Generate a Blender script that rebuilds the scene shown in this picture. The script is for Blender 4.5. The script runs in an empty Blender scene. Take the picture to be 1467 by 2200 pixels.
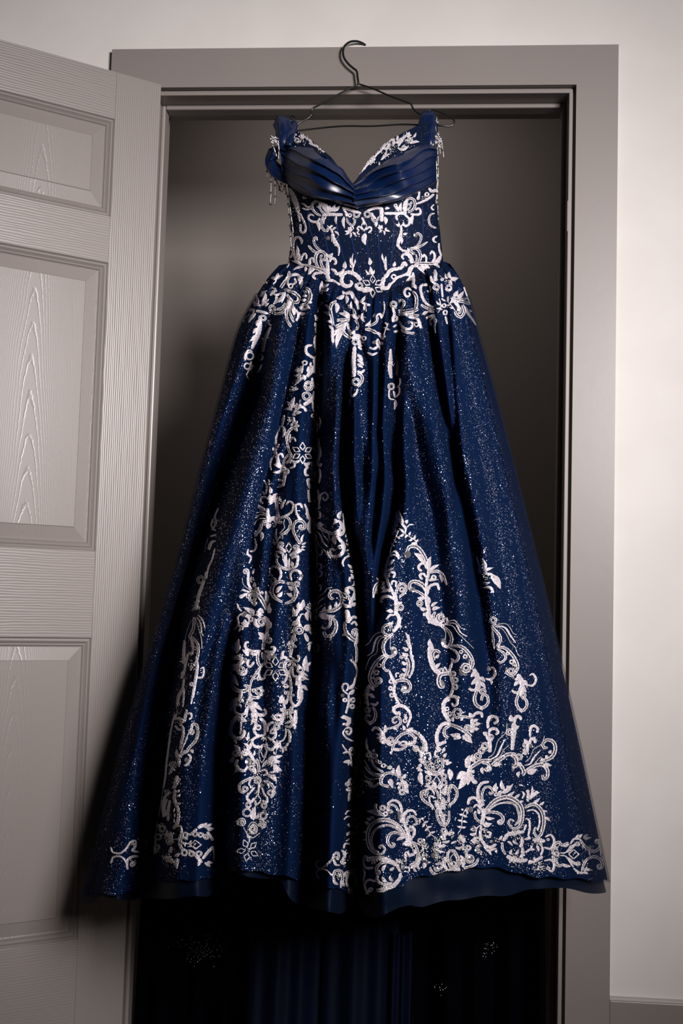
import bpy, bmesh, math, random
import numpy as np
from mathutils import Vector, Matrix
from mathutils.bvhtree import BVHTree

# ------------------------------------------------------------------ camera, world, light, exposure
W_PX, H_PX, F_PX = 1467.0, 2200.0, 2500.0
CAM = np.array([0.1736, -2.3742, 0.9569])
YAW, PITCH, ROLL = -0.0791, 0.0798, 0.0282

def cam_axes():
    cy, sy = math.cos(YAW), math.sin(YAW)
    f = np.array([sy, cy, 0.0]); r = np.array([cy, -sy, 0.0]); u = np.array([0, 0, 1.0])
    f2 = f*math.cos(PITCH) + u*math.sin(PITCH); u2 = u*math.cos(PITCH) - f*math.sin(PITCH)
    r3 = r*math.cos(ROLL) + u2*math.sin(ROLL); u3 = u2*math.cos(ROLL) - r*math.sin(ROLL)
    return r3, u3, f2
AR, AU, AF = cam_axes()

cd = bpy.data.cameras.new('camera'); cam = bpy.data.objects.new('camera', cd)
bpy.context.scene.collection.objects.link(cam)
cd.sensor_fit = 'VERTICAL'; cd.sensor_height = 36.0; cd.lens = 36.0*F_PX/H_PX
cd.clip_start = 0.05; cd.clip_end = 50
cam.matrix_world = Matrix(((AR[0], AU[0], -AF[0], CAM[0]), (AR[1], AU[1], -AF[1], CAM[1]), (AR[2], AU[2], -AF[2], CAM[2]), (0, 0, 0, 1)))
bpy.context.scene.camera = cam

world = bpy.data.worlds.new('world'); bpy.context.scene.world = world
world.use_nodes = True
bg = world.node_tree.nodes['Background']; bg.inputs[0].default_value = (0.95, 0.93, 1.0, 1); bg.inputs[1].default_value = 0.018

def area(name, loc, target, sx, sy, power, col, spread):
    l = bpy.data.lights.new(name, 'AREA'); l.shape = 'RECTANGLE'; l.size = sx; l.size_y = sy
    l.energy = power; l.color = col; l.spread = math.radians(spread)
    o = bpy.data.objects.new(name, l); bpy.context.scene.collection.objects.link(o)
    o.location = loc
    o.rotation_euler = (Vector(target)-Vector(loc)).to_track_quat('-Z', 'Y').to_euler()
    return o
area('softbox', (1.60, -3.0, 1.95), (-0.12, -0.05, 1.32), 0.9, 0.9, 20.5, (1.0, 0.955, 0.945), 55)
area('closet_fill', (-0.05, 0.24, 2.42), (-0.05, 0.78, 1.8), 0.5, 0.2, 1.45, (1.0, 0.93, 0.9), 130)  # unseen fill light, added to lift the closet's back wall

vs = bpy.context.scene.view_settings
vs.view_transform = 'Standard'; vs.look = 'None'; vs.exposure = 0.0; vs.gamma = 1.0; vs.use_curve_mapping = False

# ------------------------------------------------------------------ helpers
rnd = random.Random(7)
COL = bpy.context.scene.collection

def at(px, py, Y):
    """world points on the vertical plane y=Y seen at photograph pixels (arrays allowed)"""
    px = np.asarray(px, float); py = np.asarray(py, float); Y = np.asarray(Y, float)
    a = (px-W_PX/2)/F_PX; b = -(py-H_PX/2)/F_PX
    d = AF + a[..., None]*AR + b[..., None]*AU
    k = (Y-CAM[1])/d[..., 1]
    return CAM + d*k[..., None]
def atv(px, py, Y): return Vector(at(px, py, Y).tolist())
def to_px(P):
    d = np.asarray(P, float)-CAM; z = d@AF
    return W_PX/2+F_PX*(d@AR)/z, H_PX/2-F_PX*(d@AU)/z

def mat(name, col, rough=0.5, metal=0.0, **kw):
    m = bpy.data.materials.new(name); m.use_nodes = True
    p = m.node_tree.nodes['Principled BSDF']
    p.inputs['Base Color'].default_value = (*col, 1); p.inputs['Roughness'].default_value = rough
    p.inputs['Metallic'].default_value = metal
    for k, v in kw.items():
        p.inputs[k.replace('_', ' ')].default_value = v
    return m
def nd(m, t, **props):
    n = m.node_tree.nodes.new(t)
    for k, v in props.items(): setattr(n, k, v)
    return n
def lk(m, a, b): m.node_tree.links.new(a, b)
def add_bump(m, height, strength=0.3, dist=0.002):
    b = nd(m, 'ShaderNodeBump'); b.inputs['Strength'].default_value = strength; b.inputs['Distance'].default_value = dist
    lk(m, height, b.inputs['Height']); lk(m, b.outputs[0], m.node_tree.nodes['Principled BSDF'].inputs['Normal'])
    return b
def noise_mix(m, c1, c2, scale, lo=0.4, hi=0.6, coord='Object', detail=4, stretch=(1, 1, 1)):
    tc = nd(m, 'ShaderNodeTexCoord'); mp = nd(m, 'ShaderNodeMapping'); mp.inputs['Scale'].default_value = stretch
    n = nd(m, 'ShaderNodeTexNoise'); n.inputs['Scale'].default_value = scale; n.inputs['Detail'].default_value = detail
    r = nd(m, 'ShaderNodeValToRGB'); r.color_ramp.elements[0].position = lo; r.color_ramp.elements[1].position = hi
    r.color_ramp.elements[0].color = (*c1, 1); r.color_ramp.elements[1].color = (*c2, 1)
    lk(m, tc.outputs[coord], mp.inputs[0]); lk(m, mp.outputs[0], n.inputs['Vector']); lk(m, n.outputs[0], r.inputs[0])
    lk(m, r.outputs[0], m.node_tree.nodes['Principled BSDF'].inputs['Base Color'])
    return n

def link(o, parent=None, label=None, cat=None, group=None, kind=None):
    if o.name not in COL.objects: COL.objects.link(o)
    if parent is not None: o.parent = parent
    if label: o['label'] = label
    if cat: o['category'] = cat
    if group: o['group'] = group
    if kind: o['kind'] = kind
    return o
def mesh_obj(name, V, F, m, parent=None, smooth=True, **kw):
    me = bpy.data.meshes.new(name)
    me.from_pydata([tuple(v) for v in V], [], F)
    me.update()
    if smooth: me.polygons.foreach_set('use_smooth', [True]*len(me.polygons))
    for mm in (m if isinstance(m, (list, tuple)) else [m]): me.materials.append(mm)
    return link(bpy.data.objects.new(name, me), parent, **kw)
def empty(name, loc=(0, 0, 0), **kw):
    o = bpy.data.objects.new(name, None); o.location = loc; o.empty_display_size = 0.1
    return link(o, **kw)
def boxes(name, bs, m, parent=None, bevel=0.0, **kw):
    """bs: list of (x0,x1,y0,y1,z0,z1)"""
    bm = bmesh.new()
    for x0, x1, y0, y1, z0, z1 in bs:
        v = [bm.verts.new((x, y, z)) for x in (x0, x1) for y in (y0, y1) for z in (z0, z1)]
        for f in ((0, 1, 3, 2), (4, 6, 7, 5), (0, 4, 5, 1), (2, 3, 7, 6), (0, 2, 6, 4), (1, 5, 7, 3)):
            bm.faces.new([v[i] for i in f])
    bmesh.ops.recalc_face_normals(bm, faces=bm.faces)
    if bevel: bmesh.ops.bevel(bm, geom=bm.edges[:], offset=bevel, segments=2, affect='EDGES', profile=0.5)
    me = bpy.data.meshes.new(name); bm.to_mesh(me); bm.free(); me.materials.append(m)
    return link(bpy.data.objects.new(name, me), parent, **kw)

def crom(pts, n=8, closed=False):
    """Catmull-Rom through 2D/3D points"""
    P = np.asarray(pts, float)
    if len(P) < 3 and not closed:
        t = np.linspace(0, 1, n+1)[:, None]; return P[0]*(1-t)+P[-1]*t
    if closed: Q = np.vstack([P[-1], P, P[0], P[1]])
    else: Q = np.vstack([2*P[0]-P[1], P, 2*P[-1]-P[-2]])
    out = []
    for i in range(1, len(Q)-2):
        p0, p1, p2, p3 = Q[i-1], Q[i], Q[i+1], Q[i+2]
        t = np.linspace(0, 1, n, endpoint=False)[:, None]
        out.append(0.5*((2*p1)+(-p0+p2)*t+(2*p0-5*p1+4*p2-p3)*t*t+(-p0+3*p1-3*p2+p3)*t**3))
    out.append(Q[-2][None])
    return np.vstack(out)
def tube_geo(P, R, k=8, V=None, F=None, cap=True):
    """tube along 3D points P with radius R (scalar or array)"""
    V = [] if V is None else V; F = [] if F is None else F
    P = np.asarray(P, float); n = len(P); R = np.broadcast_to(np.asarray(R, float), (n,))
    T = np.gradient(P, axis=0); T /= np.linalg.norm(T, axis=1)[:, None]+1e-12
    up = np.array([0, 0, 1.0]) if abs(T[0][2]) < .9 else np.array([1.0, 0, 0])
    N = np.cross(T[0], up); N /= np.linalg.norm(N)
    b0 = len(V)
    for i in range(n):
        N = N-T[i]*(N@T[i]); N /= np.linalg.norm(N)+1e-12; B = np.cross(T[i], N)
        for j in range(k):
            a = 2*math.pi*j/k
            V.append(P[i]+R[i]*(math.cos(a)*N+math.sin(a)*B))
    for i in range(n-1):
        for j in range(k):
            a, b = b0+i*k+j, b0+i*k+(j+1) % k
            F.append((a, b, b+k, a+k))
    if cap:
        F.append(tuple(b0+j for j in range(k))[::-1]); F.append(tuple(b0+(n-1)*k+j for j in range(k)))
    return V, F

# ------------------------------------------------------------------ materials: room
M_wall = mat('wall_paint', (0.66, 0.62, 0.595), 0.75)
n = noise_mix(M_wall, (0.645, 0.605, 0.58), (0.675, 0.635, 0.61), 6)
tcw = nd(M_wall, 'ShaderNodeTexCoord'); n2 = nd(M_wall, 'ShaderNodeTexNoise'); n2.inputs['Scale'].default_value = 160
lk(M_wall, tcw.outputs['Object'], n2.inputs['Vector']); add_bump(M_wall, n2.outputs[0], 0.12, 0.001)
M_trim = mat('taupe_trim_paint', (0.235, 0.20, 0.19), 0.36)
n = noise_mix(M_trim, (0.232, 0.202, 0.190), (0.240, 0.210, 0.197), 3)
tcw = nd(M_trim, 'ShaderNodeTexCoord'); n2 = nd(M_trim, 'ShaderNodeTexNoise'); n2.inputs['Scale'].default_value = 40
lk(M_trim, tcw.outputs['Object'], n2.inputs['Vector']); add_bump(M_trim, n2.outputs[0], 0.08, 0.001)
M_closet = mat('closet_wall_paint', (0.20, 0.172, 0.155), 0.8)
M_floor = mat('brown_floor', (0.10, 0.06, 0.04), 0.5)
n = noise_mix(M_floor, (0.08, 0.045, 0.03), (0.14, 0.085, 0.055), 5, stretch=(1, 12, 1))
M_caulk = mat('caulk_bead', (0.5, 0.46, 0.43), 0.6)

def grain_mat(name, mode):
    """painted moulded door skin with embossed wood grain; mode: v, h or cathedral"""
    m = mat(name, (0.235, 0.206, 0.193), 0.34)
    tc = nd(m, 'ShaderNodeTexCoord'); mp = nd(m, 'ShaderNodeMapping')
    lk(m, tc.outputs['Object'], mp.inputs[0])
    if mode == 'cathedral':
        # nested parabolic arches: distance measure x*x*k + z, warped
        sep = nd(m, 'ShaderNodeSeparateXYZ'); lk(m, mp.outputs[0], sep.inputs[0])
        nz = nd(m, 'ShaderNodeTexNoise'); nz.inputs['Scale'].default_value = 7; nz.inputs['Detail'].default_value = 3
        mp2 = nd(m, 'ShaderNodeMapping'); mp2.inputs['Scale'].default_value = (1, 1, 0.25); lk(m, tc.outputs['Object'], mp2.inputs[0]); lk(m, mp2.outputs[0], nz.inputs['Vector'])
        def math_(op, a, b=None):
            q = nd(m, 'ShaderNodeMath', operation=op)
            for i, s in enumerate((a, b)):
                if s is None: continue
                if isinstance(s, (int, float)): q.inputs[i].default_value = s
                else: lk(m, s, q.inputs[i])
            return q.outputs[0]
        xs = math_('ADD', sep.outputs[0], math_('MULTIPLY', math_('SUBTRACT', nz.outputs[0], 0.5), 0.035))
        xa = math_('ABSOLUTE', xs)
        s = math_('ADD', math_('MULTIPLY', math_('POWER', xa, 1.8), 1900.0), math_('MULTIPLY', sep.outputs[2], 15.0))
        s = math_('ADD', s, math_('MULTIPLY', nz.outputs[0], 2.0))
        nf = nd(m, 'ShaderNodeTexNoise'); nf.inputs['Scale'].default_value = 120; lk(m, tc.outputs['Object'], nf.inputs['Vector'])
        s = math_('ADD', s, math_('MULTIPLY', nf.outputs[0], 0.35))
        w = math_('SINE', math_('MULTIPLY', s, 6.2832))
        h = math_('POWER', math_('MAXIMUM', w, 0.0), 6.0)
        h = math_('MULTIPLY', h, -1.0)
        add_bump(m, h, 0.28, 0.0009)
    else:
        wv = nd(m, 'ShaderNodeTexWave', wave_type='BANDS', bands_direction='X' if mode == 'v' else 'Z')
        wv.inputs['Scale'].default_value = 72 if mode == 'v' else 60
        wv.inputs['Distortion'].default_value = 5.0 if mode == 'h' else 3.5; wv.inputs['Detail'].default_value = 3
        wv.inputs['Detail Scale'].default_value = 1.2
        mp.inputs['Scale'].default_value = (1, 1, 0.12) if mode == 'v' else (0.12, 1, 1)
        lk(m, mp.outputs[0], wv.inputs['Vector'])
        add_bump(m, wv.outputs[1], 0.26, 0.0009)
    return m
M_dv, M_dh, M_dc = grain_mat('door_grain_vertical', 'v'), grain_mat('door_grain_horizontal', 'h'), grain_mat('door_grain_cathedral', 'cathedral')
M_wire = mat('black_coated_wire', (0.006, 0.006, 0.007), 0.28, Coat_Weight=0.4, Coat_Roughness=0.15)
M_brass = mat('brushed_nickel', (0.5, 0.48, 0.45), 0.3, 1.0)

# ------------------------------------------------------------------ room shell
OW, CW, YC, ZT, ZB = 0.8987, 0.0854, -0.014, 2.045, 0.2072
L, R = -OW/2, OW/2
WT = 0.125                                              # wall thickness
def strct(name, bs, m, bevel=0.0, parent=None, **kw): return boxes(name, bs, m, parent, bevel, kind='structure', **kw)
strct('wall_front', [(-2.4, L-0.012, 0, WT, 0, 2.75), (R+0.012, 2.6, 0, WT, 0, 2.75), (L-0.012, R+0.012, 0, WT, ZT+0.012, 2.75)], M_wall)
strct('floor', [(-2.4, 2.6, -3.4, 1.5, -0.05, 0)], M_floor)
strct('trim_1', [(L-CW, R+CW, YC, 0, ZT, ZT+CW), (R, R+CW, YC, 0, 0, ZT), (L-CW, L, YC, 0, 0, ZT)], M_trim)
# jamb with a proud door stop round the opening; a narrow reveal separates it from the casing
J0 = 0.014; G = 0.006
strct('trim_2', [(L+G, L+J0, -0.009, WT, 0, ZT-J0), (R-J0, R-G, -0.009, WT, 0, ZT-J0), (L+G, R-G, -0.006, WT, ZT-J0, ZT-G),
                 (L-0.012, L+G, 0.004, WT, 0, ZT+0.012), (R-G, R+0.012, 0.004, WT, 0, ZT+0.012), (L+G, R-G, 0.004, WT, ZT-G, ZT+0.012)], M_trim, 0.0015)
strct('trim_3', [(L+J0, L+J0+0.009, 0.042, 0.078, 0, ZT-J0), (R-J0-0.009, R-J0, 0.042, 0.078, 0, ZT-J0), (L+J0+0.009, R-J0-0.009, 0.042, 0.078, ZT-J0-0.010, ZT-J0)], M_trim, 0.003)
strct('baseboard_right', [(R+CW, 2.6, -0.014, 0, 0, ZB)], M_trim, 0.002)
strct('baseboard_left', [(-2.4, L-CW, -0.014, 0, 0, ZB)], M_trim, 0.002)
strct('trim_4', [(R+CW, 2.6, -0.0135, 0, ZB, ZB+0.005)], M_caulk, 0.001)
# closet room behind
CB = 0.78
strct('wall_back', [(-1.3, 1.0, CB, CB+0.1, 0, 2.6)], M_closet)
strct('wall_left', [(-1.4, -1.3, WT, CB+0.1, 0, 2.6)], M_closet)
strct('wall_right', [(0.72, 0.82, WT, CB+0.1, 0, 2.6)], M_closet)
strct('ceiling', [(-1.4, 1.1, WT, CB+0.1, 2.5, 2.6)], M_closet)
strct('trim_5', [(R-J0-0.0012, R-J0+0.002, -0.010, 0.02, 1.735, 1.80)], M_trim, 0.001)   # painted-over strike plate

# ------------------------------------------------------------------ the open panelled door
HX, HY, ANG, WS = -0.4151, -0.0492, 0.6394, 0.0983
PZ = [1.9357, 1.7314, 1.6348, 1.0506, 0.8785, 0.2979]
DW, DT, DZ0, DZ1 = 0.885, 0.035, 0.012, 2.035
door = empty('door_1', (HX, HY, 0), kind='structure')
door['label'] = 'taupe painted six panel door standing open at the left of the doorway'
# local frame: +X from the hinge edge to the free edge, -Y... the seen face looks along local -Y' ; rotation so local X = (-cos,-sin)
door.rotation_euler = (0, 0, math.pi+ANG)
# with this rotation local +Y points to (sin, -cos) = towards the camera: the seen face is at local y=0, the slab at y<0
mid = DW/2; pan = [(WS, mid-0.052), (mid+0.052, DW-WS)]
def dbox(name, x0, x1, z0, z1, m): return boxes(name, [(x0, x1, -DT, 0, z0, z1)], m, door, 0.0008)
dbox('stile', 0, WS, DZ0, DZ1, M_dv); dbox('stile', DW-WS, DW, DZ0, DZ1, M_dv)
zr = [(PZ[0], DZ1), (PZ[2], PZ[1]), (PZ[4], PZ[3]), (DZ0, PZ[5])]
for z0, z1 in zr: dbox('rail', WS, DW-WS, z0, z1, M_dh)
for z1, z0 in ((PZ[0], PZ[1]), (PZ[2], PZ[3]), (PZ[4], PZ[5])): dbox('mullion', mid-0.052, mid+0.052, z0, z1, M_dv)
prof = [(0, 0), (0.0025, -0.0045), (0.0055, -0.0035), (0.0075, -0.0015), (0.0095, -0.004), (0.012, -0.0065), (0.0145, -0.005), (0.0165, -0.0085), (0.0185, -0.0095), (0.044, -0.0035), (0.0455, -0.002)]
def door_panel(x0, x1, z0, z1):
    cx, cz = (x0+x1)/2, (z0+z1)/2; hx, hz = (x1-x0)/2, (z1-z0)/2
    V = []; F = []; MI = []
    for off, d in prof:
        for sx, sz in ((-1, -1), (1, -1), (1, 1), (-1, 1)): V.append((sx*(hx-off), d, sz*(hz-off)))
    for i in range(len(prof)-1):
        for j in range(4):
            a, b = i*4+j, i*4+(j+1) % 4
            F.append((a, a+4, b+4, b))
    k = (len(prof)-1)*4; F.append((k, k+3, k+2, k+1))
    b = len(V)
    for sx, sz in ((-1, -1), (1, -1), (1, 1), (-1, 1)): V.append((sx*hx, -DT, sz*hz))
    F.append((b, b+1, b+2, b+3))
    o = mesh_obj('panel', V, F, M_dc, door, smooth=False)
    o.location = (cx, 0, cz)
for x0, x1 in pan:
    for z1, z0 in ((PZ[0], PZ[1]), (PZ[2], PZ[3]), (PZ[4], PZ[5])): door_panel(x0, x1, z0, z1)
for z in (0.25, 1.0, 1.80):                               # hinge leaves and knuckles on the hinge edge
    V, F = tube_geo([(-0.004, -DT-0.004, z-0.045), (-0.004, -DT-0.004, z+0.045)], 0.0065, 10)
    hg = mesh_obj('hinge', V, F, M_trim, door)
V = []; F = []
for x, r in ((0, 0.03), (0.006, 0.03), (0.008, 0.013), (0.035, 0.013), (0.042, 0.024), (0.055, 0.029), (0.068, 0.024), (0.074, 0.0)):
    for j in range(20): V.append((DW-0.065+r*math.cos(j*math.pi/10), x, 0.96+r*math.sin(j*math.pi/10)))
for i in range(7):
    for j in range(20):
        a, b = i*20+j, i*20+(j+1) % 20; F.append((a, a+20, b+20, b))
mesh_obj('door_knob', V, F, M_brass, door)

# ------------------------------------------------------------------ dress materials
def cloth(name, col, rough, sheen=0.0, bump=0.0, bscale=900, **kw):
    m = mat(name, col, rough, **kw)
    p = m.node_tree.nodes['Principled BSDF']
    if sheen:
        p.inputs['Sheen Weight'].default_value = sheen; p.inputs['Sheen Roughness'].default_value = 0.4
        p.inputs['Sheen Tint'].default_value = (0.35, 0.5, 1.0, 1)
    if bump:
        tc = nd(m, 'ShaderNodeTexCoord'); n = nd(m, 'ShaderNodeTexNoise'); n.inputs['Scale'].default_value = bscale
        lk(m, tc.outputs['Object'], n.inputs['Vector']); add_bump(m, n.outputs[0], bump, 0.001)
    return m
M_skirt = cloth('navy_glitter_tulle', (0.0013, 0.0074, 0.0310), 0.85, sheen=0.0, bump=0.4, Specular_IOR_Level=0.04)
M_under = cloth('navy_satin_lining', (0.0008, 0.0042, 0.0150), 0.65, sheen=0.0, Specular_IOR_Level=0.12)
M_train = cloth('shaded_navy_train_tulle', (0.0003, 0.0006, 0.002), 0.9, Specular_IOR_Level=0.03)  # navy darkened so the colour carries the shade under the skirt
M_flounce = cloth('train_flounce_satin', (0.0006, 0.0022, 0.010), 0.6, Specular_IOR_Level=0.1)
M_satin = cloth('blue_satin', (0.0007, 0.0085, 0.043), 0.34, Specular_IOR_Level=0.6)
M_bod = cloth('navy_bodice_mesh', (0.0022, 0.0068, 0.0235), 0.7, sheen=0.0, bump=0.3, Specular_IOR_Level=0.08)
M_bone = cloth('blue_boning_channel', (0.0028, 0.010, 0.045), 0.6, Specular_IOR_Level=0.15)
M_thread = mat('silver_thread', (0.60, 0.55, 0.56), 0.5, 0.1)
tc = nd(M_thread, 'ShaderNodeTexCoord'); vo = nd(M_thread, 'ShaderNodeTexVoronoi'); vo.inputs['Scale'].default_value = 420
lk(M_thread, tc.outputs['Object'], vo.inputs['Vector'])
rp = nd(M_thread, 'ShaderNodeValToRGB'); rp.color_ramp.elements[0].color = (1.0, 0.93, 0.95, 1); rp.color_ramp.elements[1].color = (0.5, 0.44, 0.48, 1)
rp.color_ramp.elements[0].position = 0.25; rp.color_ramp.elements[1].position = 0.62
lk(M_thread, vo.outputs['Distance'], rp.inputs[0]); lk(M_thread, rp.outputs[0], M_thread.node_tree.nodes['Principled BSDF'].inputs['Base Color'])
add_bump(M_thread, vo.outputs['Distance'], 0.9, 0.0012)
M_fill = mat('grey_stitching', (0.36, 0.32, 0.35), 0.55, 0.1)
nf = noise_mix(M_fill, (0.28, 0.25, 0.30), (0.80, 0.72, 0.75), 900, 0.42, 0.58)
M_bead = mat('silver_beads', (0.80, 0.76, 0.76), 0.18, 0.75)
M_seq = mat('mirror_sequins', (0.85, 0.82, 0.84), 0.12, 0.9)
M_glit = mat('glitter_flakes', (0.74, 0.72, 0.92), 0.30, 0.72)
M_dark = mat('black_beads', (0.01, 0.01, 0.015), 0.2)

# tulle is see-through: thin veil over the satin lining
def veil(name, col, alpha):
    m = cloth(name, col, 0.8, sheen=0.0, Specular_IOR_Level=0.04)
    m.node_tree.nodes['Principled BSDF'].inputs['Alpha'].default_value = alpha
    return m
M_veil = veil('sheer_navy_veil', (0.005, 0.010, 0.03), 0.5)

# ------------------------------------------------------------------ dress form
dress = empty('evening_gown', tuple(at(790, 1900, -0.12)*np.array([1, 1, 0])+np.array([0, 0, 0.0])))
dress['label'] = 'navy blue off-shoulder ball gown with silver lace hanging in the doorway'
dress['category'] = 'gown'
DO = np.array(dress.location)
def dmesh(name, V, F, m, parent=None, smooth=True, **kw):
    """mesh given in world coordinates, stored relative to the gown's base"""
    V = np.asarray(V, float)-DO
    return mesh_obj(name, V, F, m, parent or dress, smooth, **kw)

def ip(tab, y):
    a = np.array(tab, float); return np.interp(y, a[:, 0], a[:, 1])
def smooth_ip(tab, y):
    a = np.array(tab, float); n = 400
    ys = np.linspace(a[0, 0], a[-1, 0], n); xs = np.interp(ys, a[:, 0], a[:, 1])
    k = np.hanning(23); k /= k.sum(); xp = np.pad(xs, 11, mode='edge'); 
    xp[:11] = 2*xs[0]-xs[11:0:-1]; xp[-11:] = 2*xs[-1]-xs[-2:-13:-1]
    xs = np.convolve(xp, k, 'valid')
    return np.interp(y, ys, xs)
# silhouette of the skirt in photograph rows (y, x)
SL = [(570, 600), (578, 588), (600, 573), (640, 547), (680, 524), (720, 508), (800, 487), (900, 461), (1000, 434), (1100, 408), (1200, 383), (1300, 353), (1400, 320), (1500, 291), (1600, 262), (1700, 236), (1800, 211), (1870, 193), (1925, 176), (1990, 160)]
SR = [(565, 965), (575, 975), (600, 990), (640, 1006), (680, 1018), (720, 1027), (800, 1050), (900, 1077), (1000, 1102), (1100, 1127), (1200, 1152), (1300, 1176), (1400, 1199), (1500, 1222), (1600, 1244), (1700, 1265), (1800, 1286), (1880, 1303), (1925, 1312), (1990, 1325)]
# deep pleats: (points (y,x), half width px at those points, depth m, from y, to y)
VAL = [
 ([(640, 595), (700, 575), (780, 553), (850, 535), (1000, 482), (1100, 447), (1200, 416), (1300, 388), (1400, 368), (1500, 348), (1700, 325), (1800, 320), (1990, 300)], [(640, 10), (850, 20), (1100, 27), (1500, 24), (1990, 34)], 0.17, 680),
 ([(1350, 500), (1420, 490), (1530, 484), (1610, 477), (1770, 473), (1990, 470)], [(1350, 10), (1600, 18), (1990, 22)], 0.12, 1330),
 ([(600, 690), (700, 687), (870, 682), (1030, 676), (1210, 676), (1330, 677), (1420, 682), (1530, 668), (1700, 668), (1990, 660)], [(600, 8), (900, 15), (1500, 17), (1990, 20)], 0.12, 590),
 ([(950, 618), (1000, 606), (1040, 598), (1210, 582), (1300, 574), (1400, 566)], [(950, 8), (1400, 10)], 0.03, 940),
 ([(780, 744), (880, 743), (1000, 738), (1140, 751), (1230, 770), (1350, 777), (1490, 775), (1700, 769), (1885, 766), (1990, 766)], [(780, 7), (1100, 11), (1400, 12), (1600, 19), (1990, 27)], 0.16, 760),
 ([(880, 770), (923, 776), (1026, 782), (1070, 776), (1180, 772)], [(880, 6), (1180, 8)], 0.03, 880),
 ([(640, 822), (793, 817), (923, 812), (1000, 816), (1104, 807), (1209, 796), (1350, 790)], [(640, 5), (1350, 8)], 0.035, 620),
 ([(640, 862), (780, 852), (881, 849), (975, 846), (1035, 852), (1104, 845), (1181, 826), (1278, 812), (1400, 802)], [(640, 6), (881, 14), (1035, 11), (1400, 10)], 0.075, 640),
 ([(780, 868), (897, 884), (1026, 905), (1104, 925), (1209, 937), (1400, 955)], [(780, 10), (1026, 20), (1209, 22), (1400, 30)], 0.045, 790),
 ([(600, 918), (680, 920), (767, 932), (871, 950), (975, 972), (1070, 991), (1174, 1012), (1278, 1026), (1450, 1045)], [(600, 6), (871, 11), (1174, 14), (1450, 24)], 0.06, 600),
 ([(600, 955), (715, 963), (793, 968), (897, 977), (975, 978)], [(600, 5), (900, 7)], 0.025, 600),
 ([(600, 640), (640, 648), (731, 636), (850, 612), (960, 590), (1060, 562), (1150, 542)], [(600, 6), (1150, 12)], 0.022, 600),
 ([(620, 770), (700, 768), (783, 789), (850, 790)], [(620, 5), (850, 7)], 0.02, 610),
 ([(700, 716), (850, 712), (1000, 705), (1200, 712), (1400, 716)], [(700, 8), (1400, 10)], 0.014, 700),
 ([(1200, 640), (1400, 628), (1600, 622), (1900, 612)], [(1200, 14), (1900, 22)], 0.012, 1150),
 ([(1100, 1060), (1300, 1085), (1600, 1120), (1900, 1140)], [(1100, 20), (1900, 40)], 0.015, 1000),
 ([(1500, 880), (1700, 885), (1950, 880)], [(1500, 20), (1950, 35)], 0.012, 1400),
 ([(1300, 250+100), (1600, 262+20), (1900, 245)], [(1300, 8), (1900, 16)], 0.012, 1300),
]
YC0 = ip  # alias
def center_y(py): return np.interp(py, [560, 700, 1000, 1500, 1990], [-0.09, -0.11, -0.14, -0.17, -0.19])
def depth_b(py): return np.interp(py, [560, 640, 800, 1200, 1600, 1990], [0.10, 0.16, 0.23, 0.33, 0.41, 0.46])
HEM2 = [(150, 1925), (262, 1930), (345, 1932), (450, 1926), (456, 1918), (468, 1885), (500, 1872), (530, 1882), (600, 1892), (625, 1932), (680, 1952), (736, 1962), (750, 1945), (768, 1935), (788, 1970), (800, 1975), (880, 1946), (905, 1948), (1000, 1932), (1100, 1922), (1180, 1906), (1290, 1918), (1330, 1915)]
HEM1 = [(150, 1922), (262, 1922), (345, 1895), (460, 1888), (480, 1862), (600, 1880), (640, 1890), (740, 1915), (765, 1925), (790, 1925), (860, 1905), (880, 1888), (950, 1875), (1010, 1866), (1050, 1862), (1100, 1872), (1142, 1884), (1200, 1886), (1310, 1893), (1330, 1893)]
# the waist seam: where the skirt is sewn to the bodice (x, y)
SEAM = [(560, 570), (588, 572), (620, 566), (650, 578), (700, 600), (750, 618), (798, 628), (845, 618), (890, 594), (925, 572), (955, 562), (975, 570), (1000, 575)]
gath = np.random.RandomState(5)
GA = [(gath.uniform(45, 120), gath.uniform(0, 6.28), gath.uniform(0.5, 1)) for _ in range(7)]
def skirt_depth(px, py, u, fold=1.0):
    """Y of the skirt front at pixel (px,py); u in -1..1 across the silhouette"""
    Y = center_y(py)-depth_b(py)*np.sqrt(np.clip(1-np.abs(u)**2.2, 0, 1))
    for pts, wd, d, y0 in VAL:
        a = np.array(pts, float); xk = np.interp(py, a[:, 0], a[:, 1]); w = ip(wd, py)
        ramp = np.clip((py-y0)/140.0+0.15, 0, 1)*np.where(py > a[-1, 0], np.exp(-((py-a[-1, 0])/170.0)**2), 1)
        q = (px-xk)/w
        Y = Y+fold*d*ramp*(np.exp(-q**2*0.9)-0.16*np.exp(-((np.abs(q)-2.3)/1.0)**2))
    top = np.interp(px, *np.array(SEAM).T)
    g = np.clip(1-(py-top)/170.0, 0, 1)
    s = 0
    for f, ph, am in GA: s = s+am*np.sin(u*f+ph)
    Y = Y+fold*g*0.0042*s+fold*0.0012*np.sin(u*61+py*0.004)*np.clip((py-800)/400, 0, 1)
    # puffed head just under the seam
    h = np.clip((py-top)/26.0, 0, 1)
    Y = Y+0.05*(1-h)**2
    return Y
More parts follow.
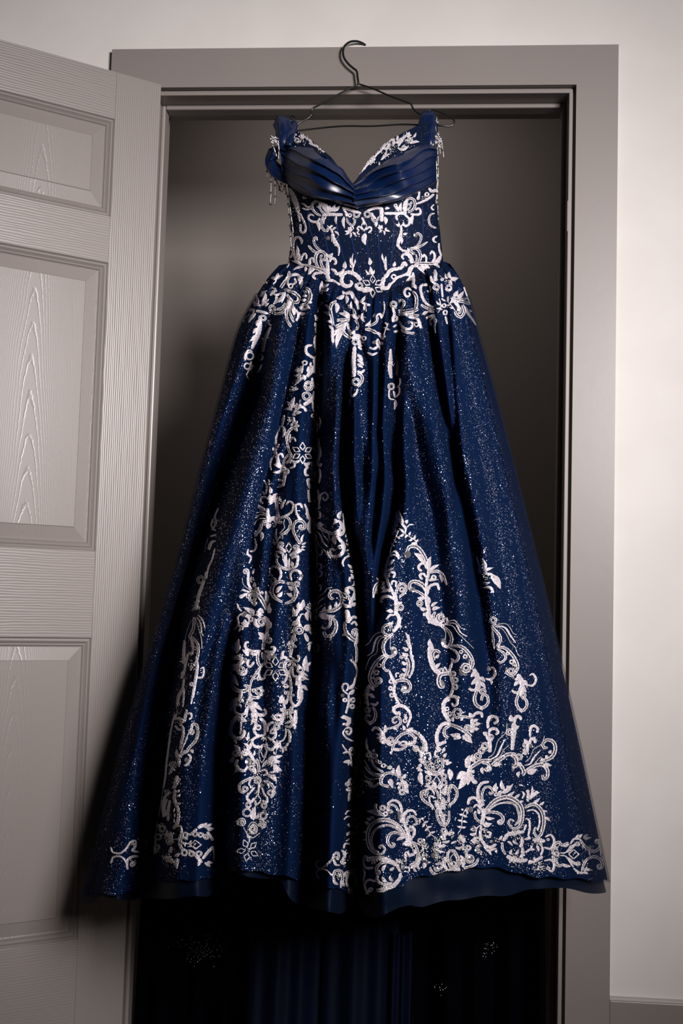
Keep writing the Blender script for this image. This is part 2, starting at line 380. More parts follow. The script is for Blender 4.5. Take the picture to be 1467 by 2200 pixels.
def skirt_sheet(top_f, bot_f, nu, nv, inset_px=0.0, back=0.0, fold=1.0):
    uu = np.sin(np.linspace(-math.pi/2, math.pi/2, nu)); uu = 0.5*uu+0.5*np.linspace(-1, 1, nu)
    tt = np.linspace(0, 1, nv)
    U, T = np.meshgrid(uu, tt)
    px = np.full_like(U, 790.0); py = top_f(px)*(1-T)+bot_f(px)*T
    for _ in range(6):
        l = smooth_ip(SL, py)+inset_px; r = smooth_ip(SR, py)-inset_px
        px = (l+r)/2+U*(r-l)/2
        py = top_f(px)*(1-T)+bot_f(px)*T
    Y = skirt_depth(px, py, U, fold)+back
    return U, T, px, py, at(px, py, Y)
def grid_faces(nv, nu, b=0, flip=False):
    i, j = np.meshgrid(np.arange(nv-1), np.arange(nu-1), indexing='ij')
    a = (i*nu+j).ravel()+b
    F = np.stack([a, a+1, a+nu+1, a+nu], 1) if flip else np.stack([a, a+nu, a+nu+1, a+1], 1)
    return F.tolist()
seam_f = lambda x: np.interp(x, *np.array(SEAM, float).T)
def smx(tab, x, k=9):
    a = np.array(tab, float); xs = np.arange(140, 1341, 3.0); ys = np.interp(xs, a[:, 0], a[:, 1])
    w = np.hanning(k+2)[1:-1]; w /= w.sum(); ys = np.convolve(np.pad(ys, k//2, mode='edge'), w, 'valid')
    return np.interp(x, xs, ys)
hem1_f = lambda x: smx(HEM1, x)+2.2*np.sin(x*0.11)
hem2_f = lambda x: smx(HEM2, x, 5)+2.0*np.sin(x*0.07+1)

# skirt: outer glitter tulle over the whole front plus a plain back
NU, NV = 420, 300
U, T, PX, PY, P = skirt_sheet(seam_f, hem1_f, NU, NV)
FR = P.reshape(-1, 3)
skirt = dmesh('skirt', FR, grid_faces(NV, NU), M_skirt)
BV = BVHTree.FromPolygons([Vector(v) for v in FR], grid_faces(NV, NU))
# back half of the skirt, closed from side to side just in front of the wall
def back_sheet(top_f, bot_f, ymax, nu, nv, inset):
    U, T, px, py, P = skirt_sheet(top_f, bot_f, nu, nv, inset, fold=0.0)
    yc = center_y(py); Y = yc+(ymax-yc)*np.sqrt(np.clip(1-U**2, 0, 1))+0.006*np.sin(U*22)*(1-U**2)
    A = at(px, py, yc)
    A[..., 1] = Y
    return A
BK = back_sheet(seam_f, hem1_f, -0.03, 60, 40, 0)
dmesh('skirt_back', BK.reshape(-1, 3), grid_faces(40, 60, flip=True), M_under)
# satin underskirt showing below the tulle
def top_under(x): return seam_f(x)*0+900.0+0*x
U2, T2, PX2, PY2, P2 = skirt_sheet(lambda x: np.full_like(x, 1000.0), hem2_f, 300, 130, 9.0, 0.014, 1.0)
# slight crumple near the hem
nz = 0.005*np.sin(PX2*0.012+PY2*0.05)+0.002*np.sin(PX2*0.03-PY2*0.06)
P2[..., 1] += nz*np.clip((PY2-1800)/80, 0, 1)
dmesh('underskirt', P2.reshape(-1, 3), grid_faces(130, 300), M_under)
BK2 = back_sheet(lambda x: np.full_like(x, 1000.0), hem2_f, -0.036, 60, 40, 11)
dmesh('underskirt_back', BK2.reshape(-1, 3), grid_faces(40, 60, flip=True), M_under)
# sheer veil layer standing off the sides of the skirt
SLs, SRs = SL, SR
U3, T3, PX3, PY3, P3 = skirt_sheet(lambda x: seam_f(x)+60, lambda x: hem1_f(x)+np.interp(x, [700, 1150, 1300], [18, 12, 4]), 200, 120, -5.0, -0.0, 0.0)
# keep only the strips at both sides
for side in (-1, 1):
    idx = np.where(U3[0]*side > 0.93)[0]
    # wrap the strip round the side of the skirt
    S = P3[:, idx]
    dmesh('veil', S.reshape(-1, 3), grid_faces(S.shape[0], S.shape[1]), M_veil)

def on_skirt(px, py, lift=0.0015):
    """3D point and normal where the line of sight meets the gown"""
    o = Vector(CAM); d = (atv(px, py, 0.0)-o).normalized()
    hit, nrm, i, dist = BV.ray_cast(o, d)
    if hit is None: return None, None
    if nrm.dot(d) > 0: nrm = -nrm
    return hit+nrm*lift, nrm

# train: heavy navy layers, shade put into their colour, falling behind from the back waist to the floor
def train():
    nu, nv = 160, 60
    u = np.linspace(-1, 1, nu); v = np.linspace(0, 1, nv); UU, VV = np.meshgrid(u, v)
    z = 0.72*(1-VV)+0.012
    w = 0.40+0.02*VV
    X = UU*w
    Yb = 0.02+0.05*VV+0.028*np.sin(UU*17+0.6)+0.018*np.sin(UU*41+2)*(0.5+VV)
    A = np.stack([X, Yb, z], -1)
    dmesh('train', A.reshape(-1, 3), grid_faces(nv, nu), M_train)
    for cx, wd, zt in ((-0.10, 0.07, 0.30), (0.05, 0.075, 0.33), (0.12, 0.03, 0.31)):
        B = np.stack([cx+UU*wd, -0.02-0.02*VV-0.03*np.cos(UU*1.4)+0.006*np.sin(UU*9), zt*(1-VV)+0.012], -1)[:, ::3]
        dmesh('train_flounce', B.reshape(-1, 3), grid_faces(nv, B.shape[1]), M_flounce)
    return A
TR = train()

# ------------------------------------------------------------------ bodice
BL = [(255, 612), (310, 606), (350, 610), (400, 619), (450, 623), (500, 626), (530, 624), (560, 616), (600, 640), (630, 780)]
BR = [(240, 940), (310, 940), (400, 940), (450, 941), (500, 944), (530, 949), (562, 956), (600, 890), (630, 812)]
NECK = [(600, 300), (612, 290), (626, 284), (640, 283), (655, 290), (675, 306), (695, 324), (712, 338), (730, 362), (745, 384), (757, 396), (772, 376), (785, 352), (800, 336), (820, 314), (845, 296), (870, 283), (900, 268), (915, 262), (930, 262), (945, 262)]
SEAMB = [(600, 575), (620, 570), (650, 582), (700, 604), (750, 622), (798, 632), (845, 622), (890, 598), (925, 576), (955, 567), (975, 570)]
def bod_depth(px, py, u):
    b = np.interp(py, [250, 340, 420, 520, 600, 640], [0.055, 0.115, 0.105, 0.095, 0.115, 0.13])
    yc = np.interp(py, [250, 640], [-0.035, -0.075])
    Y = yc-b*np.sqrt(np.clip(1-np.abs(u)**2.2, 0, 1))
    for cx in (688, 868):       # bust cups
        Y = Y-0.035*np.exp(-((px-cx)/52)**2-((py-365)/55)**2)
    return Y
def bodice_sheet(nu=140, nv=110):
    uu = np.linspace(-1, 1, nu); uu = 0.6*np.sin(uu*math.pi/2)+0.4*uu; tt = np.linspace(0, 1, nv)
    U, T = np.meshgrid(uu, tt)
    nk = lambda x: np.interp(x, *np.array(NECK, float).T); sb = lambda x: np.interp(x, *np.array(SEAMB, float).T)
    px = np.full_like(U, 780.0)+U*160; py = nk(px)*(1-T)+sb(px)*T
    SLb = [(255, 612), (310, 606), (350, 610), (400, 619), (450, 623), (500, 626), (530, 624), (600, 616), (650, 616)]
    SRb = [(240, 940), (310, 940), (400, 940), (450, 941), (500, 944), (530, 949), (600, 956), (650, 956)]
    for _ in range(12):
        l = ip(SLb, py); r = ip(SRb, py)
        px = 0.5*px+0.5*((l+r)/2+U*(r-l)/2); py = nk(px)*(1-T)+sb(px)*T
    return U, px, py, at(px, py, bod_depth(px, py, U))
UB, PXB, PYB, PB = bodice_sheet()
bodice = dmesh('bodice', PB.reshape(-1, 3), grid_faces(*UB.shape), M_bod)
BVB = BVHTree.FromPolygons([Vector(v) for v in PB.reshape(-1, 3)], grid_faces(*UB.shape))
# back panel of the bodice, lower than the front neckline
def bodice_back():
    nu, nv = 50, 30
    u = np.linspace(-1, 1, nu); t = np.linspace(0, 1, nv); U, T = np.meshgrid(u, t)
    top = 440-60*np.abs(U)**2; py = top*(1-T)+570*T
    l = np.interp(py, [380, 450, 530, 600], [616, 625, 626, 618]); r = np.interp(py, [380, 450, 530, 600], [938, 940, 948, 954])
    px = (l+r)/2+U*(r-l)/2
    A = at(px, py, -0.05+0*px); A[..., 1] = -0.06+0.045*np.sqrt(1-U**2)
    dmesh('bodice_back', A.reshape(-1, 3), grid_faces(nv, nu, flip=True), M_under)
bodice_back()
def on_bodice(px, py, lift=0.0015):
    o = Vector(CAM); d = (atv(px, py, 0.0)-o).normalized()
    hit, nrm, i, dist = BVB.ray_cast(o, d)
    if hit is None: return None, None
    if nrm.dot(d) > 0: nrm = -nrm
    return hit+nrm*lift, nrm
def on_dress(px, py, lift=0.0015):
    a, n1 = on_bodice(px, py, lift); b, n2 = on_skirt(px, py, lift)
    if a is None: return b, n2
    if b is None: return a, n1
    c = Vector(CAM)
    return (a, n1) if (a-c).length < (b-c).length else (b, n2)

for pts in ([(662, 455), (668, 500), (690, 548), (700, 575)], [(690, 452), (696, 500), (708, 560), (716, 596)], [(720, 460), (728, 520), (742, 570), (752, 606)], [(748, 462), (756, 520), (770, 575), (779, 612)],
            [(812, 462), (812, 520), (816, 570), (818, 612)], [(845, 458), (845, 500), (840, 550), (836, 604)], [(874, 452), (874, 500), (868, 545), (862, 592)], [(906, 440), (908, 500), (902, 540), (898, 575)], [(782, 470), (788, 530), (797, 600)]):
    C = crom(pts, 10); Q = []
    for x, y in C:
        p, nn = on_bodice(x, y, 0.0)
        if p is not None: Q.append(p)
    if len(Q) > 3:
        V, F = tube_geo([q+Vector((0,0.0022,0)) for q in Q], 0.0034, 8); dmesh('boning', V, F, M_bone)

# ------------------------------------------------------------------ pleated satin neckline drape
def drape(top, bot, ns, nt, pleats, bulge, amp, seed, name='satin_drape'):
    """pleated band between two photograph curves (outer edge -> centre)"""
    A = crom(top, 24); B = crom(bot, 24)
    def rs(C, n):
        d = np.r_[0, np.cumsum(np.linalg.norm(np.diff(C, axis=0), axis=1))]; d /= d[-1]
        t = np.linspace(0, 1, n); return np.stack([np.interp(t, d, C[:, 0]), np.interp(t, d, C[:, 1])], 1)
    A, B = rs(A, ns), rs(B, ns); tt = np.linspace(0, 1, nt)
    px = A[None, :, 0]*(1-tt[:, None])+B[None, :, 0]*tt[:, None]; py = A[None, :, 1]*(1-tt[:, None])+B[None, :, 1]*tt[:, None]
    s = np.linspace(0, 1, ns)[None, :]; t = tt[:, None]
    px = px+0*s; py = py+0*s
    l = 612.0; r = 941.0; u = (px-(l+r)/2)/((r-l)/2)
    Y = bod_depth(px, py, np.clip(u, -0.995, 0.995))
    rs_ = np.random.RandomState(seed); ph = rs_.uniform(0, 0.4)
    w = t+0.06*np.sin(s*5+ph*8)+0.035*np.sin(s*11+t*5)
    q = (w*pleats+ph) % 1.0
    prof = np.where(q < 0.93, (q/0.93)**1.3, 0.5+0.5*np.cos((q-0.93)/0.07*math.pi))
    Y = Y-0.008-bulge*np.sin(math.pi*np.clip(t*0.9+0.05, 0, 1))*(0.6+0.4*s)-amp*prof-0.003*np.sin(s*9+t*7+seed)-0.0016*np.sin(s*17+t*6+seed*2)
    edge = np.clip(np.minimum(t, 1-t)/0.06, 0, 1); Y = Y+0.008*(1-edge)
    P = at(px, py, Y)
    dmesh(name, P.reshape(-1, 3), grid_faces(nt, ns), M_satin)
drape([(601, 306), (612, 311), (640, 313), (672, 318), (694, 334), (716, 350), (735, 362), (746, 378), (760, 398)],
      [(606, 376), (622, 398), (645, 414), (672, 424), (705, 431), (735, 440), (768, 448)], 110, 120, 4.2, 0.020, 0.0095, 3)
drape([(938, 316), (925, 311), (906, 312), (880, 322), (850, 334), (825, 348), (800, 364), (778, 380), (750, 398)],
      [(936, 392), (918, 403), (890, 418), (860, 430), (825, 438), (795, 444), (766, 449)], 110, 120, 4.8, 0.020, 0.0095, 8)
# small gathered knot where both sides cross
drape([(741, 376), (752, 392), (762, 396), (776, 388)], [(752, 420), (764, 432), (778, 430), (790, 420)], 40, 40, 2.3, 0.010, 0.008, 5, 'drape_knot')

def satin_tube(name, pts, depth, rad, flat=0.45, ridges=5, amp=0.12, seed=0, twist=0.0):
    """bunched strip of satin along photograph points; rad in px at each point"""
    n = len(pts); C = crom([(p[0], p[1], d) for p, d in zip(pts, depth)], 10)
    m = len(C); Rr = np.interp(np.linspace(0, n-1, m), np.arange(n), rad)/F_PX*2.27
    P = at(C[:, 0], C[:, 1], C[:, 2]); k = 44; V = []; F = []
    T = np.gradient(P, axis=0); T /= np.linalg.norm(T, axis=1)[:, None]
    for i in range(m):
        side = np.cross(T[i], np.array([0, 1.0, 0])); side /= np.linalg.norm(side); dep = np.cross(side, T[i])
        for j in range(k):
            a = 2*math.pi*j/k
            rr = Rr[i]*(1+amp*math.sin(ridges*a+seed+twist*i/m)+0.05*math.sin(9*i/m*3+a*2+seed))
            V.append(P[i]+side*rr*math.cos(a)+dep*rr*flat*math.sin(a))
    for i in range(m-1):
        for j in range(k):
            a, b = i*k+j, i*k+(j+1) % k; F.append((a, b, b+k, a+k))
    F.append(tuple(range(k))[::-1]); F.append(tuple((m-1)*k+j for j in range(k)))
    return dmesh(name, V, F, M_satin)
satin_tube('sleeve', [(598, 252), (604, 262), (612, 285), (612, 305), (607, 322)], [-0.045, -0.055, -0.075, -0.085, -0.08], [8, 17, 19, 17, 9], 0.5, 4, 0.14, 1, 3)
satin_tube('sleeve', [(602, 318), (588, 330), (580, 345), (590, 362), (606, 378), (622, 392)], [-0.06, -0.055, -0.05, -0.06, -0.07, -0.08], [6, 14, 10, 15, 14, 6], 0.55, 4, 0.12, 2, -2)
satin_tube('sleeve', [(626, 262), (632, 268), (626, 290), (620, 312)], [-0.05, -0.055, -0.085, -0.1], [4, 9, 10, 6], 0.5, 3, 0.1, 4, 2)
satin_tube('sleeve', [(921, 242), (919, 256), (917, 280), (918, 302), (925, 320)], [-0.045, -0.055, -0.07, -0.085, -0.085], [14, 18, 18, 16, 8], 0.4, 5, 0.15, 6, 1.5)

# ------------------------------------------------------------------ hanger
hang = empty('wire_hanger', tuple(at(770, 180, -0.03)))
hang['label'] = 'thin black wire coat hanger hooked over the top of the door casing'; hang['category'] = 'hanger'
HO = np.array(hang.location)
def wire(name, pts, r=0.0019):
    P = crom([tuple(at(x, y, d)) for x, y, d in pts], 8)
    V, F = tube_geo(P, r, 10); mesh_obj(name, np.array(V)-HO, F, M_wire, hang)
wire('hook', [(785, 97, 0.000), (777, 92, -0.006), (765, 88.5, -0.014), (752, 90, -0.022), (741, 98, -0.0265), (737, 110, -0.028), (739, 124, -0.028), (748, 137, -0.028), (758, 146, -0.028), (766, 153, -0.028), (768, 165, -0.028), (770, 180, -0.028)], 0.0024)
wire('frame', [(770, 181, -0.029), (730, 201, -0.03), (685, 226, -0.03), (673, 232, -0.03), (669, 238, -0.03), (668, 247, -0.03), (662, 254, -0.03), (645, 263, -0.035), (634, 271, -0.037), (628, 264, -0.037), (632, 254, -0.036), (628, 249, -0.035), (616, 254, -0.035), (606, 262, -0.037), (600, 272, -0.037), (620, 283, -0.036), (640, 281, -0.034), (690, 275, -0.03), (740, 271, -0.03), (800, 271, -0.03), (860, 267.5, -0.03), (900, 268.5, -0.033), (940, 269.5, -0.037), (966, 271, -0.034), (975, 264, -0.033), (973, 256, -0.033), (955, 245, -0.033), (930, 236, -0.033), (922, 238, -0.033), (925, 245, -0.034), (938, 252, -0.037), (915, 250, -0.037), (898, 243, -0.033), (888, 234, -0.03), (882, 223, -0.03), (872, 219, -0.03), (830, 203, -0.03), (800, 190, -0.03), (772, 181, -0.028)])

# ------------------------------------------------------------------ embroidery and beading sewn onto the gown
ICO_V = None
def _ico():
    p = (1+5**0.5)/2
    v = np.array([(-1, p, 0), (1, p, 0), (-1, -p, 0), (1, -p, 0), (0, -1, p), (0, 1, p), (0, -1, -p), (0, 1, -p), (p, 0, -1), (p, 0, 1), (-p, 0, -1), (-p, 0, 1)], float)
    v /= np.linalg.norm(v[0])
    f = [(0, 11, 5), (0, 5, 1), (0, 1, 7), (0, 7, 10), (0, 10, 11), (1, 5, 9), (5, 11, 4), (11, 10, 2), (10, 7, 6), (7, 1, 8), (3, 9, 4), (3, 4, 2), (3, 2, 6), (3, 6, 8), (3, 8, 9), (4, 9, 5), (2, 4, 11), (6, 2, 10), (8, 6, 7), (9, 8, 1)]
    return v, f
IV, IF = _ico()
class Lace:
    def __init__(s): s.V = []; s.F = []; s.M = []; s.nb = 0; s.ns = 0; s.prims = []
    def hit(s, x, y, h):
        for k in range(5):
            p, n = on_dress(x+(790-x)*0.012*k, y, h)
            if p is not None:
                if y < 560 or (y < 640 and p.y < -0.16 and False): s.nb += 1
                else: s.ns += 1
                return p
        return None
    def bead(s, p, r, m=1):
        b = len(s.V); s.V += [tuple(q) for q in (IV*r+np.array(p))]
        s.F += [(a+b, c+b, d+b) for a, c, d in IF]; s.M += [m]*20
    def ribbon(s, pts, ws, dbl=False, closed=False, n=None):
        C = crom(pts, n or 7, closed); m = len(C)
        if m < 2: return
        d = np.r_[0, np.cumsum(np.linalg.norm(np.diff(C, axis=0), axis=1))]; Ltot = d[-1]
        if Ltot < 1: return
        k = max(4, int(Ltot/2.2)); t = np.linspace(0, Ltot, k)
        C = np.stack([np.interp(t, d, C[:, 0]), np.interp(t, d, C[:, 1])], 1)
        T = np.gradient(C, axis=0); T /= np.linalg.norm(T, axis=1)[:, None]+1e-9; N = np.stack([-T[:, 1], T[:, 0]], 1)
        W = np.interp(t/Ltot, np.linspace(0, 1, len(ws)), ws)/2
        W = W*(1+0.10*np.sin(t*1.9))
        if not closed: W = W*np.clip(np.minimum(t, Ltot-t)/np.maximum(W, 0.6)+0.35, 0, 1)**0.5
        if dbl: offs = (-1, -.72, -.4, 0, .4, .72, 1); hs = (.2, 1.7, .8, .6, .8, 1.7, .2)
        else: offs = (-1, -.55, 0, .55, 1); hs = (.2, 1.6, .9, 1.6, .2)
        b = len(s.V); q = len(offs); last = None
        for i in range(k):
            for o, h in zip(offs, hs):
                p = s.hit(C[i, 0]+N[i, 0]*W[i]*o, C[i, 1]+N[i, 1]*W[i]*o, (h*0.8+0.4)*1e-3)
                if p is None: p = last or Vector(at(C[i, 0], C[i, 1], -0.2))
                last = p; s.V.append(tuple(p))
        for i in range(k-1):
            for j in range(q-1):
                wide = W[i] > 1.7
                if dbl and wide and j in (2, 3): continue
                a = b+i*q+j; s.F.append((a, a+1, a+q+1, a+q)); s.M.append(3 if (not dbl and wide and j in (1, 2)) else 0)
        step = 2.5 if dbl else 3.4
        for x in np.arange(1, Ltot, step):
            cx, cy = np.interp(x, t, C[:, 0]), np.interp(x, t, C[:, 1])
            i = min(int(x/Ltot*k), k-1); o = 0 if dbl else rnd.uniform(-.6, .6)*W[i]
            if not dbl and rnd.random() < .35: continue
            p = s.hit(cx+N[i, 0]*o, cy+N[i, 1]*o, 0.0016)
            if p is not None: s.bead(p, 0.00078 if dbl else 0.0008)
    def outline(s, pts, w=2.0): s.ribbon(pts, [w], False, False, 3)
    def leaf(s, x0, y0, x1, y1, w):
        L_ = math.hypot(x1-x0, y1-y0)
        if L_ < 1: return
        dx, dy = (x1-x0)/L_, (y1-y0)/L_; nx, ny = -dy, dx; n = 8; b = len(s.V)
        bend = 0.10*L_*rnd.choice((-1, 1)); last = None
        for i in range(n+1):
            t = i/n; ww = w/2*math.sin(math.pi*min(1, t**0.75))**0.8+0.15
            cx = x0+dx*L_*t+nx*bend*math.sin(math.pi*t); cy = y0+dy*L_*t+ny*bend*math.sin(math.pi*t)
            for o, h in ((-1, .3), (-.62, 1.7), (0, .6), (.62, 1.7), (1, .3)):
                p = s.hit(cx+nx*ww*o, cy+ny*ww*o, (h*0.8+0.4)*1e-3)
                if p is None: p = last or Vector(at(cx, cy, -0.2))
                last = p; s.V.append(tuple(p))
        for i in range(n):
            for j in range(4):
                a = b+i*5+j; s.F.append((a, a+1, a+6, a+5)); s.M.append(3 if j in (1, 2) and w > 4.5 else 0)
        for t in (.3, .55):
            if w > 5:
                p = s.hit(x0+dx*L_*t, y0+dy*L_*t, 0.0015)
                if p is not None: s.bead(p, 0.0008)
    def ring(s, x, y, r, w):
        pts = [(x+r*math.cos(a), y+r*math.sin(a)) for a in np.linspace(0, 2*math.pi, 9)[:-1]]
        s.ribbon(pts, [w], w > 3.5, True, 4)
    def dot(s, x, y, r):
        p = s.hit(x, y, 0.0008)
        if p is None: return
        _, n = on_dress(x, y); n = n or Vector((0, -1, 0))
        n = (n+Vector((rnd.uniform(-.2, .2), 0, rnd.uniform(-.2, .2)))).normalized()
        a = n.orthogonal().normalized(); c = n.cross(a); R_ = r*0.00084
        b = len(s.V); s.V.append(tuple(p+n*R_*0.35))
        for i in range(10): s.V.append(tuple(p+(a*math.cos(i*math.pi/5)+c*math.sin(i*math.pi/5))*R_))
        for i in range(10): s.F.append((b, b+1+i, b+1+(i+1) % 10)); s.M.append(2)
    def beads(s, pts):
        C = crom(pts, 10); d = np.r_[0, np.cumsum(np.linalg.norm(np.diff(C, axis=0), axis=1))]
        for x in np.arange(0, d[-1], 2.5):
            p = s.hit(np.interp(x, d, C[:, 0]), np.interp(x, d, C[:, 1]), 0.0012)
            if p is not None: s.bead(p, 0.0011)

def parse_lace(txt):
    out = []; cur = None
    for ln in txt.strip().splitlines():
        if not ln.strip(): continue
        if ln[0] == 'M':
            a = ln.split(); x0, y0, sc = float(a[1]), float(a[2]), float(a[3]); cur = Lace(); out.append(cur); cur.c = (x0, y0); continue
        X = lambda t: [(x0+float(p.split(',')[0])/sc, y0+float(p.split(',')[1])/sc) for p in t.split()]
        c = ln[0]; v0, f0 = len(cur.V), len(cur.F)
        if c in 'rd':
            w, p = ln[2:].split(':'); cur.ribbon(X(p), [float(v)/sc*0.74 for v in w.split(',')], c == 'd')
        elif c == 'b': cur.beads(X(ln[2:]))
        elif c == 'l':
            a = ln[2:].split(); p = X(a[0]+' '+a[1]); cur.leaf(*p[0], *p[1], float(a[2])/sc)
        elif c == 'g':
            a = ln[2:].split(); p = X(a[0])[0]; cur.ring(*p, float(a[1])/sc*0.8, float(a[2])/sc*0.8)
        elif c == 'o':
            a = ln[2:].split(); p = X(a[0])[0]; cur.dot(*p, float(a[1])/sc*1.05)
        elif c == 's':
            a = ln[2:].split(); p = X(a[0])[0]; R_ = float(a[1])/sc
            for _ in range(int(float(a[2])*1.3)):
                q = cur.hit(p[0]+rnd.gauss(0, .5)*R_, p[1]+rnd.gauss(0, .5)*R_, 0.0018)
                if q is not None: cur.bead(q, rnd.uniform(.0008, .0013))
        elif c == 'q':
            a = ln[2:].split(); x, y = X(a[0])[0]; w, h = (float(v)/sc/2 for v in a[1].split(','))
            P4 = [(x, y-h), (x+w, y), (x, y+h), (x-w, y), (x, y-h)]
            for i in range(4): cur.ribbon([P4[i], P4[i+1]], [2.4], False, False, 6)
        elif c in 'fF':
            a = ln[2:].split(); x, y = X(a[0])[0]; R_ = float(a[1])/sc; k = int(a[2]); r0 = rnd.uniform(0, 1) if c == 'f' else math.pi/6
            for i in range(k):
                t = r0+2*math.pi*i/k; tx, ty = x+R_*1.15*math.cos(t), y+R_*1.15*math.sin(t)
                if c == 'f': cur.leaf(x, y, tx, ty, R_*0.9)
                else:
                    ux, uy = math.cos(t), math.sin(t)
                    for sgn in (-1, 1):
                        h_ = (x+ux*R_*.30, y+uy*R_*.30); g_ = (x+ux*R_*.70-uy*sgn*R_*.27, y+uy*R_*.70+ux*sgn*R_*.27); e_ = (x+ux*R_*1.22, y+uy*R_*1.22)
                        cur.ribbon([h_, ((h_[0]+g_[0])/2, (h_[1]+g_[1])/2), g_, ((g_[0]+e_[0])/2, (g_[1]+e_[1])/2), e_], [2.0])
            if c == 'f': cur.dot(x, y, 1.8)
        if len(cur.V) > v0: cur.prims.append((v0, len(cur.V), f0, len(cur.F)))
    return out
